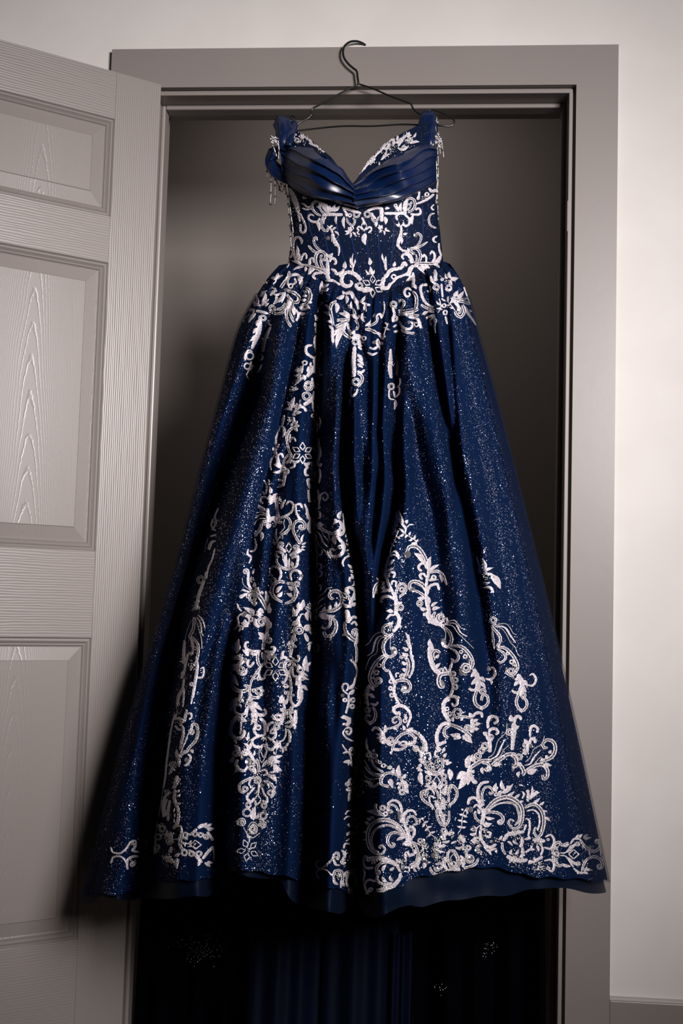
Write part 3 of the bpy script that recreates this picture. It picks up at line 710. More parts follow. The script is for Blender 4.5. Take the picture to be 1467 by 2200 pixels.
LACE = """M 600 400 7.335
r 20,28:400,150 370,190 440,180
r 30,40,30:360,270 400,290 440,330 500,320
r 45,30:370,350 430,370 500,360
d 45,55,50,50:660,470 580,430 525,360 520,290 560,245 610,240 645,280 635,320 595,325
d 45,40:720,440 670,400 640,350 620,310
l 780,440 610,230 95
l 760,420 735,270 45
l 790,410 790,300 50
l 800,400 880,290 60
l 830,390 960,310 55
r 60,70,60:680,460 800,445 900,450 1000,450
M 600 400 7.335
r 50,65,50:990,340 1100,370 1200,405 1290,430
r 50,60:1010,370 1050,420 1060,480
g 1215,445 55 40
g 1110,460 32 30
l 900,470 900,600 40
l 1020,480 1030,670 50
d 40,50,40:1160,500 1190,560 1150,620 1080,570 1060,500
r 40,30:1150,620 1170,680
f 1115,680 40 5
l 1100,700 1040,770 40
l 1120,720 1115,820 35
l 1150,720 1210,810 30
l 1080,730 1030,710 28
M 600 400 7.335
q 1335,630 90,170
l 1300,490 1325,590 40
r 32,42,35:1310,690 1260,640 1225,670 1260,700
r 32,42,35:1365,690 1425,640 1450,690 1400,740
r 30,36:1255,700 1225,740 1270,765
l 1350,740 1355,935 85
g 1385,445 55 40
l 1340,560 1335,620 30
M 600 400 7.335
r 30,50,55,30:550,475 510,450 460,470 465,520 520,560 600,560 640,500
l 590,550 630,710 60
d 45,60,50:690,480 660,560 670,640 710,700 760,700 770,650
d 32,40:740,480 700,540 700,600
M 600 400 7.335
r 15,40,60:750,620 800,660 840,740
l 800,650 850,620 30
l 840,690 900,650 35
l 870,710 940,785 35
r 60,95,85,50,25:840,740 850,830 890,900 940,960 940,1040 930,1100
o 770,820 35
s 860,860 60 14
s 920,960 40 10
M 600 400 7.335
r 60,110,115,60,40:150,30 210,130 270,280 300,420 325,560
d 40,40,40:340,600 335,700 380,740 420,680 400,580 360,500 330,430
s 220,200 60 20
s 290,350 50 16
M 600 400 7.335
r 30,40:200,720 215,780 200,850
o 360,880 42
d 50,48,50,50:355,880 330,820 270,810 225,880 220,980 235,1080 270,1160 340,1230 400,1250
l 270,1120 280,940 58
l 300,1180 330,1070 50
r 45,50,30:340,1180 370,1090 420,1070 430,1150
r 50,60,40:130,1020 110,1100 190,1110 210,1030
r 40,30:110,1130 100,1210
r 25,30:150,1170 150,1240 120,1290
M 600 400 7.335
d 35,55,75,85:330,1240 450,1250 560,1290 680,1330 760,1400
l 360,1250 200,1180 55
l 390,1270 210,1330 42
l 420,1270 400,1350 45
l 490,1280 450,1400 50
l 560,1300 480,1390 45
r 45,60,40:700,1360 620,1370 560,1380 530,1430 580,1470
l 470,1250 470,1150 50
r 40,50:480,1230 490,1150 530,1140 550,1210
M 600 400 7.335
d 58,70,60,45:620,1300 575,1200 575,1100 620,1040 690,1040 730,1090 715,1160 670,1160 650,1110 690,1090
d 60,60:720,1330 670,1250 650,1170
d 50,60,60:460,940 510,1000 580,1050 640,1040
d 32,60,55:600,860 580,800 545,850 560,920 610,990 680,1040
M 600 400 7.335
r 60,85,85:740,1140 760,1200 760,1300 770,1400
l 760,1140 740,1060 60
l 790,1150 845,1060 60
r 50,60,45:790,1200 820,1140 880,1160 890,1220 860,1230
r 80,90,80:740,1320 760,1420 790,1490
l 850,1500 720,1500 45
r 40,50:820,1470 900,1520 960,1560
r 60,70,50:820,1310 880,1340 900,1380 970,1370 1020,1310
l 1040,1310 1040,1190 65
r 55,85,95:940,1420 1000,1400 1060,1360 1150,1370 1230,1420 1290,1490
r 70,90,55:1010,1400 980,1480 1010,1560 1080,1580 1140,1540 1120,1490
r 60,85,70:1200,1540 1230,1610 1310,1630 1420,1640 1467,1620
g 1265,1570 50 42
l 1160,1280 1165,1070 32
l 1150,1260 1120,1130 30
l 1170,1240 1195,1150 30
l 1150,1290 1110,1240 25
l 1160,1300 1190,1230 25
r 35,45:1150,1370 1160,1280
M 780 400 7.335
r 50,60,55:60,390 130,365 200,345 300,350
r 50,60,45:130,420 160,480 200,520
d 40,50,40:245,480 220,540 170,560 140,500 150,430
r 85,85,70:290,340 290,440 290,560
l 340,480 350,610 60
l 340,360 420,350 42
l 220,560 200,650 50
f 270,650 40 5
l 300,690 255,740 30
l 320,700 335,780 30
l 340,700 425,720 30
l 340,690 375,660 25
M 780 400 7.335
r 58,62,72:330,430 450,430 560,430 680,420
g 510,310 30 28
l 560,400 490,310 55
l 590,400 600,260 55
l 640,400 640,240 65
l 670,390 700,180 65
d 48,60,50,40:700,420 780,370 815,300 800,220 740,190 690,220 690,280 750,280 755,240
d 30,40:660,400 720,350 750,300
r 40,55,50:830,280 920,250 1020,200 1110,130
l 850,220 870,140 50
r 40,45:830,90 870,70 880,130 860,210
g 1000,130 35 28
s 950,190 70 12
r 60,70:1030,30 1080,80 1150,60
M 780 400 7.335
r 45,55,40:560,440 520,480 540,540
r 45,60,45:640,440 690,480 730,540 710,610 660,630 630,590
l 780,460 770,610 58
r 48,52,40:740,440 820,450 890,440 900,380 860,350 820,380
l 560,640 510,600 30
l 600,630 640,560 32
l 580,640 560,570 28
r 40,60,85,60,40:590,620 600,680 590,760 570,840 545,920 580,980 640,1030
l 620,760 695,740 42
s 600,760 50 12
l 600,800 600,920 40
M 780 400 7.335
o 825,775 38
d 50,50,50,40:820,770 860,745 910,790 895,870 850,940 790,980
d 32,50,50:1010,880 950,920 880,960 820,980
d 50,60,62,60:800,1060 765,1040 740,1000 790,980 860,1000 900,1080 890,1170 850,1240 800,1270
o 795,1060 32
d 30,50:830,1080 840,1150 810,1220
r 60,85,85:640,1010 700,1060 750,1130 770,1220
r 50,60,42:720,1100 660,1070 610,1110 640,1160
l 700,1060 700,975 45
M 780 400 7.335
d 60,70,52:800,1250 900,1220 1000,1220 1100,1220 1200,1190
r 42,45:990,1200 990,1120 950,1080 940,1130
r 60,52,40:1080,1210 1120,1150 1120,1070 1080,1030 1050,1080
l 1130,1210 1230,1070 62
l 1160,1200 1220,1140 50
l 1100,1220 1200,1290 45
l 840,1260 990,1410 62
l 900,1240 1000,1330 42
l 980,1230 1050,1300 52
r 40,50,30:1160,790 1110,820 1110,870 1150,890
r 40,40,40:1190,900 1195,1000 1225,1090
d 35,42,35:1120,430 1060,450 1030,520 1050,610 1110,650 1145,660
r 30,40:1110,290 1070,340 1110,380
M 780 400 7.335
r 80,95,80:790,1250 740,1310 720,1370 660,1400
r 45,55,45:690,1380 600,1420 540,1440 480,1500 430,1550
r 70,80,70:690,1260 640,1210 600,1290 540,1290
r 60,90,80:560,1310 480,1310 420,1340 380,1400 330,1440
l 470,1270 500,1190 52
g 480,1430 42 32
l 330,1190 300,1060 32
l 360,1200 360,1110 32
l 340,1230 300,1160 28
r 50,62:360,1330 350,1250 350,1180
r 90,95,85,60:330,1440 300,1540 320,1610 390,1600 430,1530
F 150,1580 150 6
l 100,1250 95,1130 60
l 110,1400 110,1270 62
l 100,1400 40,1320 32
l 130,1400 180,1320 32
r 50,60:-30,1610 60,1640 120,1660
M 510 570 7.335
l 620,220 530,210 55
l 620,210 650,130 50
l 620,220 720,160 42
r 40,30:620,200 600,260 560,300
r 42,52,40:380,300 420,270 480,280
r 32,52,60:540,360 600,380 560,440 520,470
d 40,72,62:820,100 790,200 720,300 680,360
r 40,60,52:790,320 800,230 850,160 940,150 1000,200
l 960,170 1000,370 75
l 930,150 1040,200 42
g 840,330 42 28
r 52,52:900,210 920,270 870,310
M 510 570 7.335
o 760,390 32
d 60,80,60:780,400 900,440 970,520 930,590 870,570
d 52,55:790,460 830,540 880,600
l 760,430 600,600 62
l 750,450 700,600 62
r 52,52,40:760,440 680,450 620,470 560,450
d 60,70,60:780,470 850,560 870,660 890,750 900,790
l 790,540 830,760 64
d 50,60:760,600 700,680 620,700
d 50,60:790,640 720,740 620,770
d 60,70,50:800,600 770,740 790,880 850,980
d 42,52:820,720 850,820 890,910
l 860,640 900,790 52
M 510 570 7.335
d 55,85,70,55:1070,350 1130,400 1150,500 1110,590 1000,640
l 1090,440 1020,400 50
l 1090,480 1030,495 45
l 1080,540 1005,550 45
l 1080,610 1150,690 52
l 1120,580 1170,600 42
l 970,660 1110,690 52
l 960,750 1080,760 52
r 40,52,40:930,700 960,800 920,880
M 510 570 7.335
o 260,740 40
l 290,760 180,910 65
l 280,700 150,690 45
l 330,620 270,470 52
l 370,640 240,560 48
l 400,600 440,430 62
l 390,640 500,540 62
l 440,650 500,600 40
l 360,500 470,400 48
r 60,62,50:300,720 400,740 480,760
g 550,680 50 42
s 560,740 60 22
r 50,60,50:520,480 560,420 630,400
l 630,530 560,620 55
l 600,500 650,540 50
d 42,60:200,600 250,560 290,650
b 100,900 110,850 140,820 185,790
M 510 570 7.335
g 405,830 45 36
r 50,90,112,90,55:350,800 350,950 320,1080 270,1200 220,1320
l 330,870 300,960 40
l 310,990 250,1080 42
l 270,1100 195,1200 42
o 510,890 36
r 30,32:490,860 500,930 550,950
r 42,90,105,65:530,970 470,1080 420,1200 400,1370
s 450,1150 60 30
g 190,1430 70 32
r 38,38:230,1360 170,1340 120,1420 120,1500
g 150,1590 58 28
r 32,32:130,1640 200,1640 250,1570
l 220,1600 210,1510 38
l 230,1600 280,1550 30
g 360,1450 55 32
r 30,32:390,1560 340,1670 280,1690
o 310,1510 22
q 190,1730 115,210
M 510 570 7.335
l 1340,370 1330,255 55
l 1350,370 1440,305 55
r 42,50:1330,400 1400,400 1430,370
l 1330,400 1300,480 52
r 42,40:1320,280 1300,380 1310,470
r 42,60:1360,580 1300,630 1270,750
l 1240,880 1210,780 45
s 1270,850 50 14
l 1260,980 1215,900 50
r 60,72,60:1230,980 1250,1060 1270,1130
r 70,75,85,85:1240,1100 1220,1200 1240,1300 1260,1400
r 52,62,50:1170,1260 1090,1280 1080,1370 1140,1430 1210,1470
o 1210,1360 26
r 80,92,82:1270,1400 1220,1500 1230,1600 1200,1700
r 42,50:1150,1530 1150,1590 1200,1600
M 510 570 7.335
l 1000,1700 905,1660 62
l 1010,1690 935,1620 60
l 1020,1680 1040,1580 50
l 990,1740 915,1750 50
l 1010,1760 950,1870 48
g 1060,1540 40 26
l 1130,1700 1110,1600 52
l 1140,1720 1080,1750 52
r 70,80:1200,1650 1140,1700 1090,1760
g 1110,1880 60 38
s 1290,1400 42 25
s 1290,1650 40 25
M 680 600 7.335
d 52,62,60:305,340 235,400 215,500 240,620 260,740
l 310,370 305,540 72
l 215,490 135,400 42
l 210,570 120,515 42
l 250,690 160,660 42
l 260,780 200,730 42
r 60,60,50:250,780 250,900 260,1010
l 440,260 305,300 62
l 450,230 400,195 45
l 470,260 470,390 55
r 60,82,62:450,230 540,220 580,310
r 60,80,75,60:550,210 590,300 640,380 660,480
o 505,430 36
l 565,480 540,350 45
d 42,52:580,460 600,560 590,620
M 680 600 7.335
l 530,600 430,490 75
l 520,610 350,540 60
d 42,62:530,620 420,640 310,650
d 52,72:520,640 400,700 290,760
l 480,680 260,830 62
l 430,780 305,1090 85
l 400,790 260,910 45
d 60,72:440,720 430,850 550,940
d 52,60:490,700 510,800 560,880
d 60,62:600,640 650,700 640,780 600,780
r 60,60:560,560 640,620 670,560
s 330,830 42 10
M 680 600 7.335
l 590,880 590,800 50
l 590,900 725,910 72
r 60,80,60:560,940 620,890 710,910
g 610,990 50 38
l 640,960 755,1000 52
l 640,1000 720,1060 42
l 650,1060 700,1120 42
l 640,1190 720,1285 52
l 640,1260 735,1360 52
l 640,1340 720,1400 45
r 60,52:640,1450 700,1470 750,1430
r 75,90,92,82:600,1060 590,1200 580,1330 590,1440 580,1540
d 52,62,60:640,1480 710,1530 705,1620 640,1700
g 620,1620 60 42
r 42,50,42:570,1700 540,1760 560,1850 620,1800 640,1730
l 530,1880 515,2060 70
M 680 600 7.335
l 700,350 760,270 42
r 42,62:690,350 760,390 835,410
l 760,400 790,520 62
r 42,42:720,540 710,620 760,680
s 740,620 40 12
o 905,575 34
r 42,52,40:940,570 1000,550 1020,620
d 42,52,42:940,570 950,650 900,710 800,750
l 770,740 855,645 42
d 60,70,70:770,790 850,800 940,850
r 60,72,55:940,840 1000,880 1030,960
g 750,930 36 26
o 910,1000 34
r 52,52,40:930,970 960,1050 900,1100 830,1080
r 42,52,40:810,1160 880,1190 950,1160
d 42,52:950,940 980,1020 1000,1080
g 1020,1010 30 25
r 40,30:980,1060 1010,1140
r 12,12:1130,700 1080,830 1060,950
l 1120,740 1075,685 28
l 1100,790 1160,810 28
l 1110,770 1055,760 26
l 1080,880 1055,940 24
r 30,32:1060,350 1070,470 1040,600
M 680 600 7.335
g 1210,400 50 42
r 50,52:1200,450 1220,550 1200,680
s 1210,430 40 18
g 1230,620 42 36
r 42,52:1200,760 1250,720
r 50,52:1205,830 1285,820
r 42,82,92,60:1160,1100 1160,1250 1150,1400 1170,1560
r 42,72,72:1250,1200 1270,1350 1260,1520
g 1170,1690 55 36
r 30,32,30:1320,1560 1320,1650 1260,1720
r 30,32:1140,1730 1140,1870 1220,1900
l 1230,1870 1200,1760 42
r 30,32:1250,1870 1310,1790 1310,1700
l 1240,1900 1220,2055 62
s 1160,1350 50 25
M 840 560 7.335
l 350,290 235,320 65
l 330,280 285,210 52
r 52,62,50:340,190 355,300 340,420
l 350,380 390,450 48
r 30,52,50,42,30:330,480 270,440 215,470 215,540 260,570 295,540 275,510
d 52,62,62:340,480 390,560 400,660 390,760
o 120,640 32
d 50,52,42:120,640 180,620 210,680 170,750 110,800
d 52,62,62:110,820 220,830 330,810 420,770
d 42,52:110,860 220,850 330,850 430,870
r 52,62,52:270,890 350,900 430,940 470,1070
r 30,50,60,52:280,975 330,980 320,1060 240,1080 160,1020 130,950
o 280,975 28
d 42,52:170,1080 220,1130 360,1150
g 400,1010 40 28
b 110,790 200,785 300,770 400,745
M 840 560 7.335
r 30,50,62,60,55,45:560,470 600,500 620,440 570,385 490,390 460,450 480,540 510,620 570,690 680,740
d 42,60,60:470,700 560,750 690,790
l 550,800 485,850 52
r 42,42:690,820 600,800 540,830
r 52,50:700,860 620,880 540,910
d 32,42:700,880 620,950 640,1025
l 690,900 690,1020 52
l 705,960 710,1140 28
M 840 560 7.335
r 60,85,70:690,150 700,230 690,330
o 680,200 30
s 690,300 50 12
r 50,50:620,250 650,330 700,370
g 710,420 50 42
s 700,480 42 10
o 775,250 28
g 800,300 25 22
l 900,290 850,200 52
l 930,280 910,180 52
l 930,280 1055,280 65
l 920,300 965,395 52
s 860,330 50 12
g 910,430 50 42
r 50,50:850,440 900,470 960,440
r 42,42:790,370 800,480 810,580
r 14,14:730,830 780,730 750,600
l 775,700 710,650 28
l 780,740 715,760 28
l 765,760 800,780 22
r 32,32:790,600 850,640
g 830,710 35 28
g 850,820 40 32
r 40,30:850,880 880,1000
r 14,14:880,640 940,700 1000,790
l 900,650 905,565 28
l 930,680 955,605 28
l 930,695 870,705 28
l 980,745 920,740 28
M 840 560 7.335
l 980,570 1045,475 65
l 1040,590 1135,485 62
d 52,62,50:950,580 1050,620 1190,600
d 52,62,50:1040,640 1130,650 1235,690
r 62,72,60:950,590 1010,660 1060,730 1050,800
d 60,62,55:1120,700 1150,800 1100,890 1030,860 1005,800
d 40,40:1080,740 1090,810 1050,840
r 60,62,42,15:1160,730 1220,850 1280,930 1330,1020
o 1240,790 34
s 1240,800 45 9
r 25,30:1140,420 1180,520 1240,690
M 560 780 7.856
l 700,180 590,110 70
l 690,200 580,220 80
l 700,180 680,60 50
l 720,240 590,370 70
l 720,200 740,300 60
r 60,80,70:900,60 850,130 780,220
l 820,140 790,60 60
o 800,90 25
g 800,400 75 48
g 770,560 72 48
r 60,90,80:900,470 890,560 830,640 720,710
r 50,60:860,250 870,330 900,420
s 560,420 50 8
o 595,410 22
o 540,430 28
l 640,430 490,490 60
r 30,60,30:870,640 880,740 890,830
M 560 780 7.856
l 530,770 580,580 80
l 520,780 440,650 60
l 540,790 400,790 55
l 560,760 620,680 55
r 60,70,60:560,880 590,800 640,740 680,690
o 670,650 32
r 50,60,60:590,800 680,740 740,770 760,820
l 590,860 690,830 60
r 60,60:540,880 600,870
s 490,950 55 16
o 465,1025 20
r 60,70,50:560,920 560,1000 510,1060
l 560,1020 630,980 60
l 560,1080 660,1060 70
l 570,1100 620,1160 60
r 50,70,60:400,880 380,970 360,1060
r 60,70,65:340,1070 400,1120 390,1230
o 385,1225 35
l 330,1060 280,1180 30
M 560 780 7.856
d 70,62,55,50:560,1080 480,1150 440,1260 460,1400 490,1500 520,1560 490,1640 430,1700
d 45,55:480,1540 400,1640 390,1750
r 40,50,45:500,1200 490,1330 520,1280 570,1270 590,1330
F 700,1520 150 6
r 50,60,50:290,1180 260,1280 260,1380
l 280,1440 320,1370 50
l 230,1490 205,1420 35
r 60,90,70:270,1400 250,1500 280,1600 300,1700 360,1760
r 40,55,50:300,1560 350,1530 380,1600
r 35,50,35:240,1560 190,1620 165,1720 180,1810
l 360,1780 220,1720 60
l 370,1800 210,1850 50
l 360,1820 250,1690 40
r 70,90,80,60:400,1750 420,1850 400,1950 380,2080
g 440,1830 45 40
l 380,1980 280,1960 50
l 370,2060 280,2110 60
s 400,1800 50 16
M 560 780 7.856
r 60,70,60:500,1640 580,1680 650,1650
r 40,60,40:560,1660 570,1740 500,1780
o 520,1660 40
l 730,1680 780,1780 60
r 50,60,50:800,1760 750,1800 750,1880 800,1900
l 780,1740 830,1670 50
r 60,80,90:860,1660 870,1780 880,1900 880,2000
r 60,80:780,1960 800,2040 830,2120
l 830,1970 770,1960 60
r 50,90,80,60:980,1270 980,1400 1000,1520 970,1640 950,1740
l 960,1740 1040,1690 60
r 40,50,30:1000,1780 1010,1900 990,2030
r 50,45:890,1420 900,1480 950,1500
s 930,1880 50 22
r 50,60,40:890,940 940,1040 960,1180
r 35,30:1000,920 1015,1000 990,1120
g 880,890 35 32
s 970,180 55 34
s 950,400 50 30
s 950,1040 45 30
s 930,740 50 24
M 500 1030 7.335
r 30,40,50:480,10 520,60 540,140 520,230
l 560,60 570,0 35
l 550,90 590,60 30
l 590,230 580,110 50
l 510,250 470,190 45
r 50,50,50:480,380 440,350 460,290 540,280
f 600,310 60 5
r 50,70:700,230 640,260 660,320
l 620,320 580,400 40
r 60,80,80:640,250 680,350 700,480 720,600
o 480,375 25
s 740,320 50 25
M 500 1030 7.335
l 520,500 400,400 80
b 520,540 440,520 370,530
r 30,50,40:520,570 440,560 350,610
b 520,620 440,620 380,660 340,730
r 60,90,90:550,460 550,560 580,620 720,600
r 70,90,60:600,650 480,680 430,790 350,900
l 580,700 540,780 80
l 450,820 450,970 60
o 455,870 35
o 355,840 32
r 40,50,30:350,930 370,1050 330,1130 260,1130
r 30,50,30:240,1100 230,1180 290,1230 250,1330
s 560,700 50 12
r 50,60:640,620 680,700 640,760
l 770,470 840,320 50
M 500 1030 7.335
r 40,55,50,45:850,390 890,350 950,390 950,470 900,540 820,580
o 860,385 25
d 55,60,60,50:780,660 740,690 720,640 780,600 860,600 910,680 890,780 830,840 760,880
b 820,640 810,700 820,760 790,810 740,860
r 40,50,45:990,400 1060,390 1090,450
r 45,50,50:990,400 1000,520 1040,600 1090,640
o 1095,455 28
d 55,62,60,50:1080,720 1050,760 1110,780 1130,720 1090,660 1010,660 960,730 960,820 1000,920 1060,1020
b 1060,760 1030,800 1010,850
l 700,940 700,780 32
l 690,960 660,880 30
r 25,35:690,1010 720,940 760,900
l 680,1040 615,990 32
l 670,1010 650,940 28
l 1080,1000 1105,870 32
l 1080,1030 1140,990 32
l 1070,1080 1140,1060 32
l 1060,1110 1130,1120 32
o 790,920 25
o 850,860 22
M 500 1030 7.335
q 885,1080 100,160
g 760,1030 40 55
g 1000,1080 40 55
r 60,80,60:700,1060 760,1090 840,1150
r 60,90,60:1080,1110 1000,1150 900,1200
d 45,50,50:710,1130 790,1180 800,1280
d 45,50:700,1130 690,1210 740,1230
l 860,1400 850,1170 60
l 840,1400 790,1260 50
l 890,1400 900,1240 50
d 45,55,55,45:700,1240 700,1310 760,1380 860,1420 940,1400
r 55,60,50:1030,1200 1020,1300 1000,1370 940,1400
r 60,60:930,1240 980,1220 1030,1200
l 930,1380 930,1290 60
M 500 1030 7.335
r 45,60,55,50:640,1530 600,1500 590,1430 650,1370 740,1420 760,1510 730,1580
r 45,55,60,50:930,1600 910,1500 960,1440 1040,1450 1080,1530 1040,1590
o 1070,1520 35
g 640,1600 50 45
g 1010,1650 40 40
d 60,80,80,40:820,1630 740,1610 650,1660 620,1750 660,1860 780,1940
d 60,80,85,50:850,1640 940,1650 990,1740 990,1840 930,1920 820,1960
l 690,1790 780,1680 60
l 700,1850 780,1770 60
l 940,1760 870,1680 60
l 940,1860 850,1800 60
l 620,1700 570,1690 40
l 1000,1760 1040,1790 40
l 620,1780 570,1780 40
M 500 1030 7.335
g 205,1450 35 50
o 325,1450 45
r 50,60,55:250,1450 240,1560 250,1660 300,1740
s 310,1590 50 12
l 330,1700 350,1620 50
f 385,1740 45 5
b 290,1760 200,1700 160,1640 150,1550
r 30,45:270,1780 150,1740
r 60,80:220,1800 110,1860
d 60,90,90,60:230,1880 240,1810 320,1780 420,1850 480,1950 530,2060
g 310,1870 60 60
r 50,60:300,1940 340,1980 380,1930
r 40,50:450,1760 470,1800 420,1780
o 455,1800 20
l 520,1930 510,1760 60
l 540,1960 570,1830 50
l 560,2000 600,2110 50
M 640 1050 9.169
r 60,75,60:200,20 210,150 220,270
r 40,50,35:400,20 410,120 400,220
r 40,50,50,50,30:410,400 430,250 460,120 540,80 600,150 560,220 500,200 510,160
r 30,50:450,350 420,400 350,400
r 40,55,40:390,440 440,470 440,560 390,590
r 30,60,90,80:120,300 170,420 190,540 250,640
l 160,500 130,500 30
r 90,110,90:230,640 210,760 250,880
r 80,90,60:250,560 320,700 300,850
s 310,260 60 30
s 300,700 60 25
r 45,50,30:340,860 350,1000 370,1180 400,1300
r 40,50,40:380,1310 460,1300 490,1230 470,1210
r 20,25:390,1320 380,1420 380,1500
l 390,1560 380,1450 50
r 50,60,50:400,1470 460,1500 460,1580 400,1600
r 50,60,40:400,1620 470,1640 470,1700 420,1750
r 18,18:380,1640 385,1780 385,1880
r 30,45,30:400,1900 450,1900 460,1980 420,2010
M 640 1050 9.169
l 370,720 470,660 90
l 420,740 520,710 70
d 60,75,80,70:370,720 460,780 580,850 700,890 780,860
b 400,780 480,830 530,930 600,1020
r 12,40,50,12:370,830 450,920 500,1050 590,1150
b 370,880 400,1020 440,1140 520,1190 580,1290 650,1380
r 40,25:580,1230 620,1330 660,1380
r 50,80,90,70:720,680 800,640 850,720 810,820 720,860
l 740,640 730,590 50
o 720,670 40
r 30,30:620,900 630,1000 660,1010
l 800,600 840,440 80
o 820,560 50
r 40,60,80:880,480 900,620 900,760 900,860
r 90,110,110:740,900 820,900 900,860
l 720,920 750,1100 90
r 70,90,90,80,60:760,940 860,1050 900,1150 870,1270 770,1340 660,1320 640,1220 690,1190 740,1230
g 830,1150 40 40
r 30,60:920,700 960,820 940,960
l 960,900 1010,800 50
r 40,60,40:950,1050 990,960 1080,920
l 990,1120 1010,1040 40
r 18,18:930,1080 1050,1200 1080,1330
l 1040,1210 940,1230 45
l 1060,1200 1075,1130 35
l 1080,1280 1130,1220 40
l 1070,1310 970,1270 35
M 640 1050 9.169
r 40,55,70,75,80,75:900,1540 880,1460 920,1370 1020,1330 1110,1440 1150,1600 1150,1800 1140,2000 1110,2200
l 1100,1560 970,1490 60
l 1120,1640 1010,1600 60
l 1120,1740 1030,1680 60
r 50,60,50:1090,1770 1020,1750 1010,1830
o 1030,1840 28
r 30,30:1100,1800 1090,1900 1040,1910
r 60,60,50:1090,1960 1000,1940 960,1980 1000,2040
s 1150,1700 60 16
s 1150,1900 50 14
M 480 1260 7.335
r 45,60,45,40:540,400 590,360 620,420
f 560,440 50 5
l 490,470 310,330 75
l 470,450 430,340 60
l 450,480 300,420 60
r 30,45,35:220,270 240,340 290,400
r 30,40:440,490 380,510
g 430,520 40 40
o 330,440 45
f 350,590 60 5
g 590,560 65 55
s 620,580 45 14
r 60,80,70:510,510 500,590 560,640
r 20,50,30:290,430 230,490 240,600 170,690
r 30,40:240,600 270,650 250,710
r 25,30:260,620 310,640 300,690
r 60,90,90,70:620,480 690,520 700,640 680,760
l 700,540 750,660 60
l 720,420 740,260 50
l 700,380 750,420 40
l 690,760 730,780 50
M 480 1260 7.335
l 650,780 540,720 70
l 640,820 545,820 60
g 720,850 45 45
r 70,90,80:660,760 640,880 620,1000
s 650,860 60 24
r 45,60,60,40:400,880 350,890 350,970 450,1020 560,1010
r 60,60,60:430,1060 500,1070 570,1010
l 400,1100 300,1000 70
l 380,1080 330,1020 40
s 280,1080 45 10
d 60,60,60:550,1000 530,1130 560,1240 650,1210 680,1130 630,1060
d 45,50:600,1040 620,1130 650,1160
r 60,70,50:650,1020 740,1040 800,1020 800,960 750,960
l 700,1040 830,1120 80
o 800,1100 35
l 720,1060 740,1170 60
l 220,1060 250,830 90
l 190,1030 140,910 50
l 210,1020 270,930 50
o 165,1025 38
F 820,1300 160 6
M 480 1260 7.335
l 340,1160 80,1140 70
l 330,1180 200,1090 50
r 60,100,90:360,1140 260,1220 180,1310
l 260,1250 100,1230 70
l 230,1290 70,1340 70
r 50,60,50:400,1150 380,1240 430,1260 480,1190
o 340,1170 40
r 50,60,55:210,1310 260,1380 340,1380 360,1300
g 280,1310 45 45
l 150,1380 240,1560 80
d 50,75,85,80,50:130,1360 110,1460 150,1580 250,1650 350,1640 390,1580 320,1560
d 45,50,45:620,1240 560,1290 500,1390 440,1500 420,1600
r 30,50,55,50:580,1270 550,1380 590,1460 650,1440 640,1390
s 480,1440 50 12
g 550,1450 30 30
d 55,60,70,60:420,1590 410,1680 460,1750 550,1750
g 550,1650 55 50
l 560,1630 600,1570 60
l 590,1660 650,1640 60
l 570,1700 620,1720 60
l 550,1720 530,1780 60
o 590,1600 25
g 480,1640 30 30
M 480 1260 7.335
r 60,80,60:290,1650 270,1750 310,1830
l 220,1800 80,2010 90
l 260,1760 120,1800 60
s 260,1790 50 18
r 60,70,60:380,1800 410,1760 430,1700
s 370,1850 70 24
l 430,1830 540,1840 60
l 400,1820 480,1760 50
r 50,60,50:290,1900 240,1860 180,1900 200,1990 300,2020 380,1960
l 420,1850 600,1960 70
l 410,1870 520,2130 80
r 70,80,70,50:420,1890 500,2000 600,2030 670,2000 650,1930
l 390,1880 370,2060 55
r 50,70:440,2000 470,2100 520,2200
r 40,50,40:290,2030 300,2120 350,2120
r 60,70,60:260,2030 180,2080 120,2180
s 460,2140 50 14
M 600 1260 7.335
g 1170,300 1 1
r 60,80,70:260,470 290,380 360,340
l 270,460 220,330 60
l 290,380 210,480 70
l 330,350 370,210 80
l 300,360 310,250 50
s 460,280 50 16
d 60,90,90,70:400,330 470,370 540,440 570,500
l 440,390 440,540 60
l 490,420 500,560 70
r 30,30:390,440 340,440 320,500
r 60,90,80:310,480 290,560 330,640
l 290,570 200,620 80
g 310,690 60 60
l 260,640 180,740 70
l 380,680 490,610 70
l 400,700 540,660 60
r 60,80,60:390,740 430,820 440,870
r 60,60:470,700 520,750 580,730
s 520,740 50 12
r 60,90,90,80,70:250,740 220,820 200,900 190,1000 170,1120
l 220,840 290,850 70
l 210,920 280,960 60
l 180,860 120,930 60
s 190,920 60 20
r 35,40,35:540,810 520,880 540,980 600,1020 630,950 590,910
l 530,880 430,930 40
l 480,920 460,1020 40
M 600 1260 7.335
r 60,60,50:130,1130 60,1110 50,1050 80,1020
l 60,1110 20,1160 50
r 50,60,50:200,1120 270,1180 310,1150 300,1080
d 60,75,60,50:170,1160 110,1180 80,1260 110,1340 170,1350 200,1270
r 40,50:180,1160 170,1230 130,1240
r 50,60,60:190,1160 230,1220 290,1280
l 300,1320 300,1220 60
g 330,1320 50 45
l 440,1350 415,1090 90
l 410,1240 375,1160 40
l 430,1250 480,1190 40
l 330,1380 460,1470 50
l 330,1360 440,1420 40
r 40,55,45:220,1240 210,1360 240,1430 280,1400
d 50,50,45:120,1350 110,1450 60,1530 40,1490
d 50,50,55:150,1360 180,1480 190,1620 170,1720
g 100,1570 35 30
r 40,40:50,1570 120,1590 150,1560
r 30,45,45:270,1420 270,1540 260,1560
r 60,90,90,75,60:320,1390 310,1520 330,1640 340,1760 290,1860 230,1890
l 340,1560 430,1640 60
l 330,1650 370,1660 50
r 40,60,60:290,1780 300,1690 300,1620
s 330,1480 50 14
M 600 1260 7.335
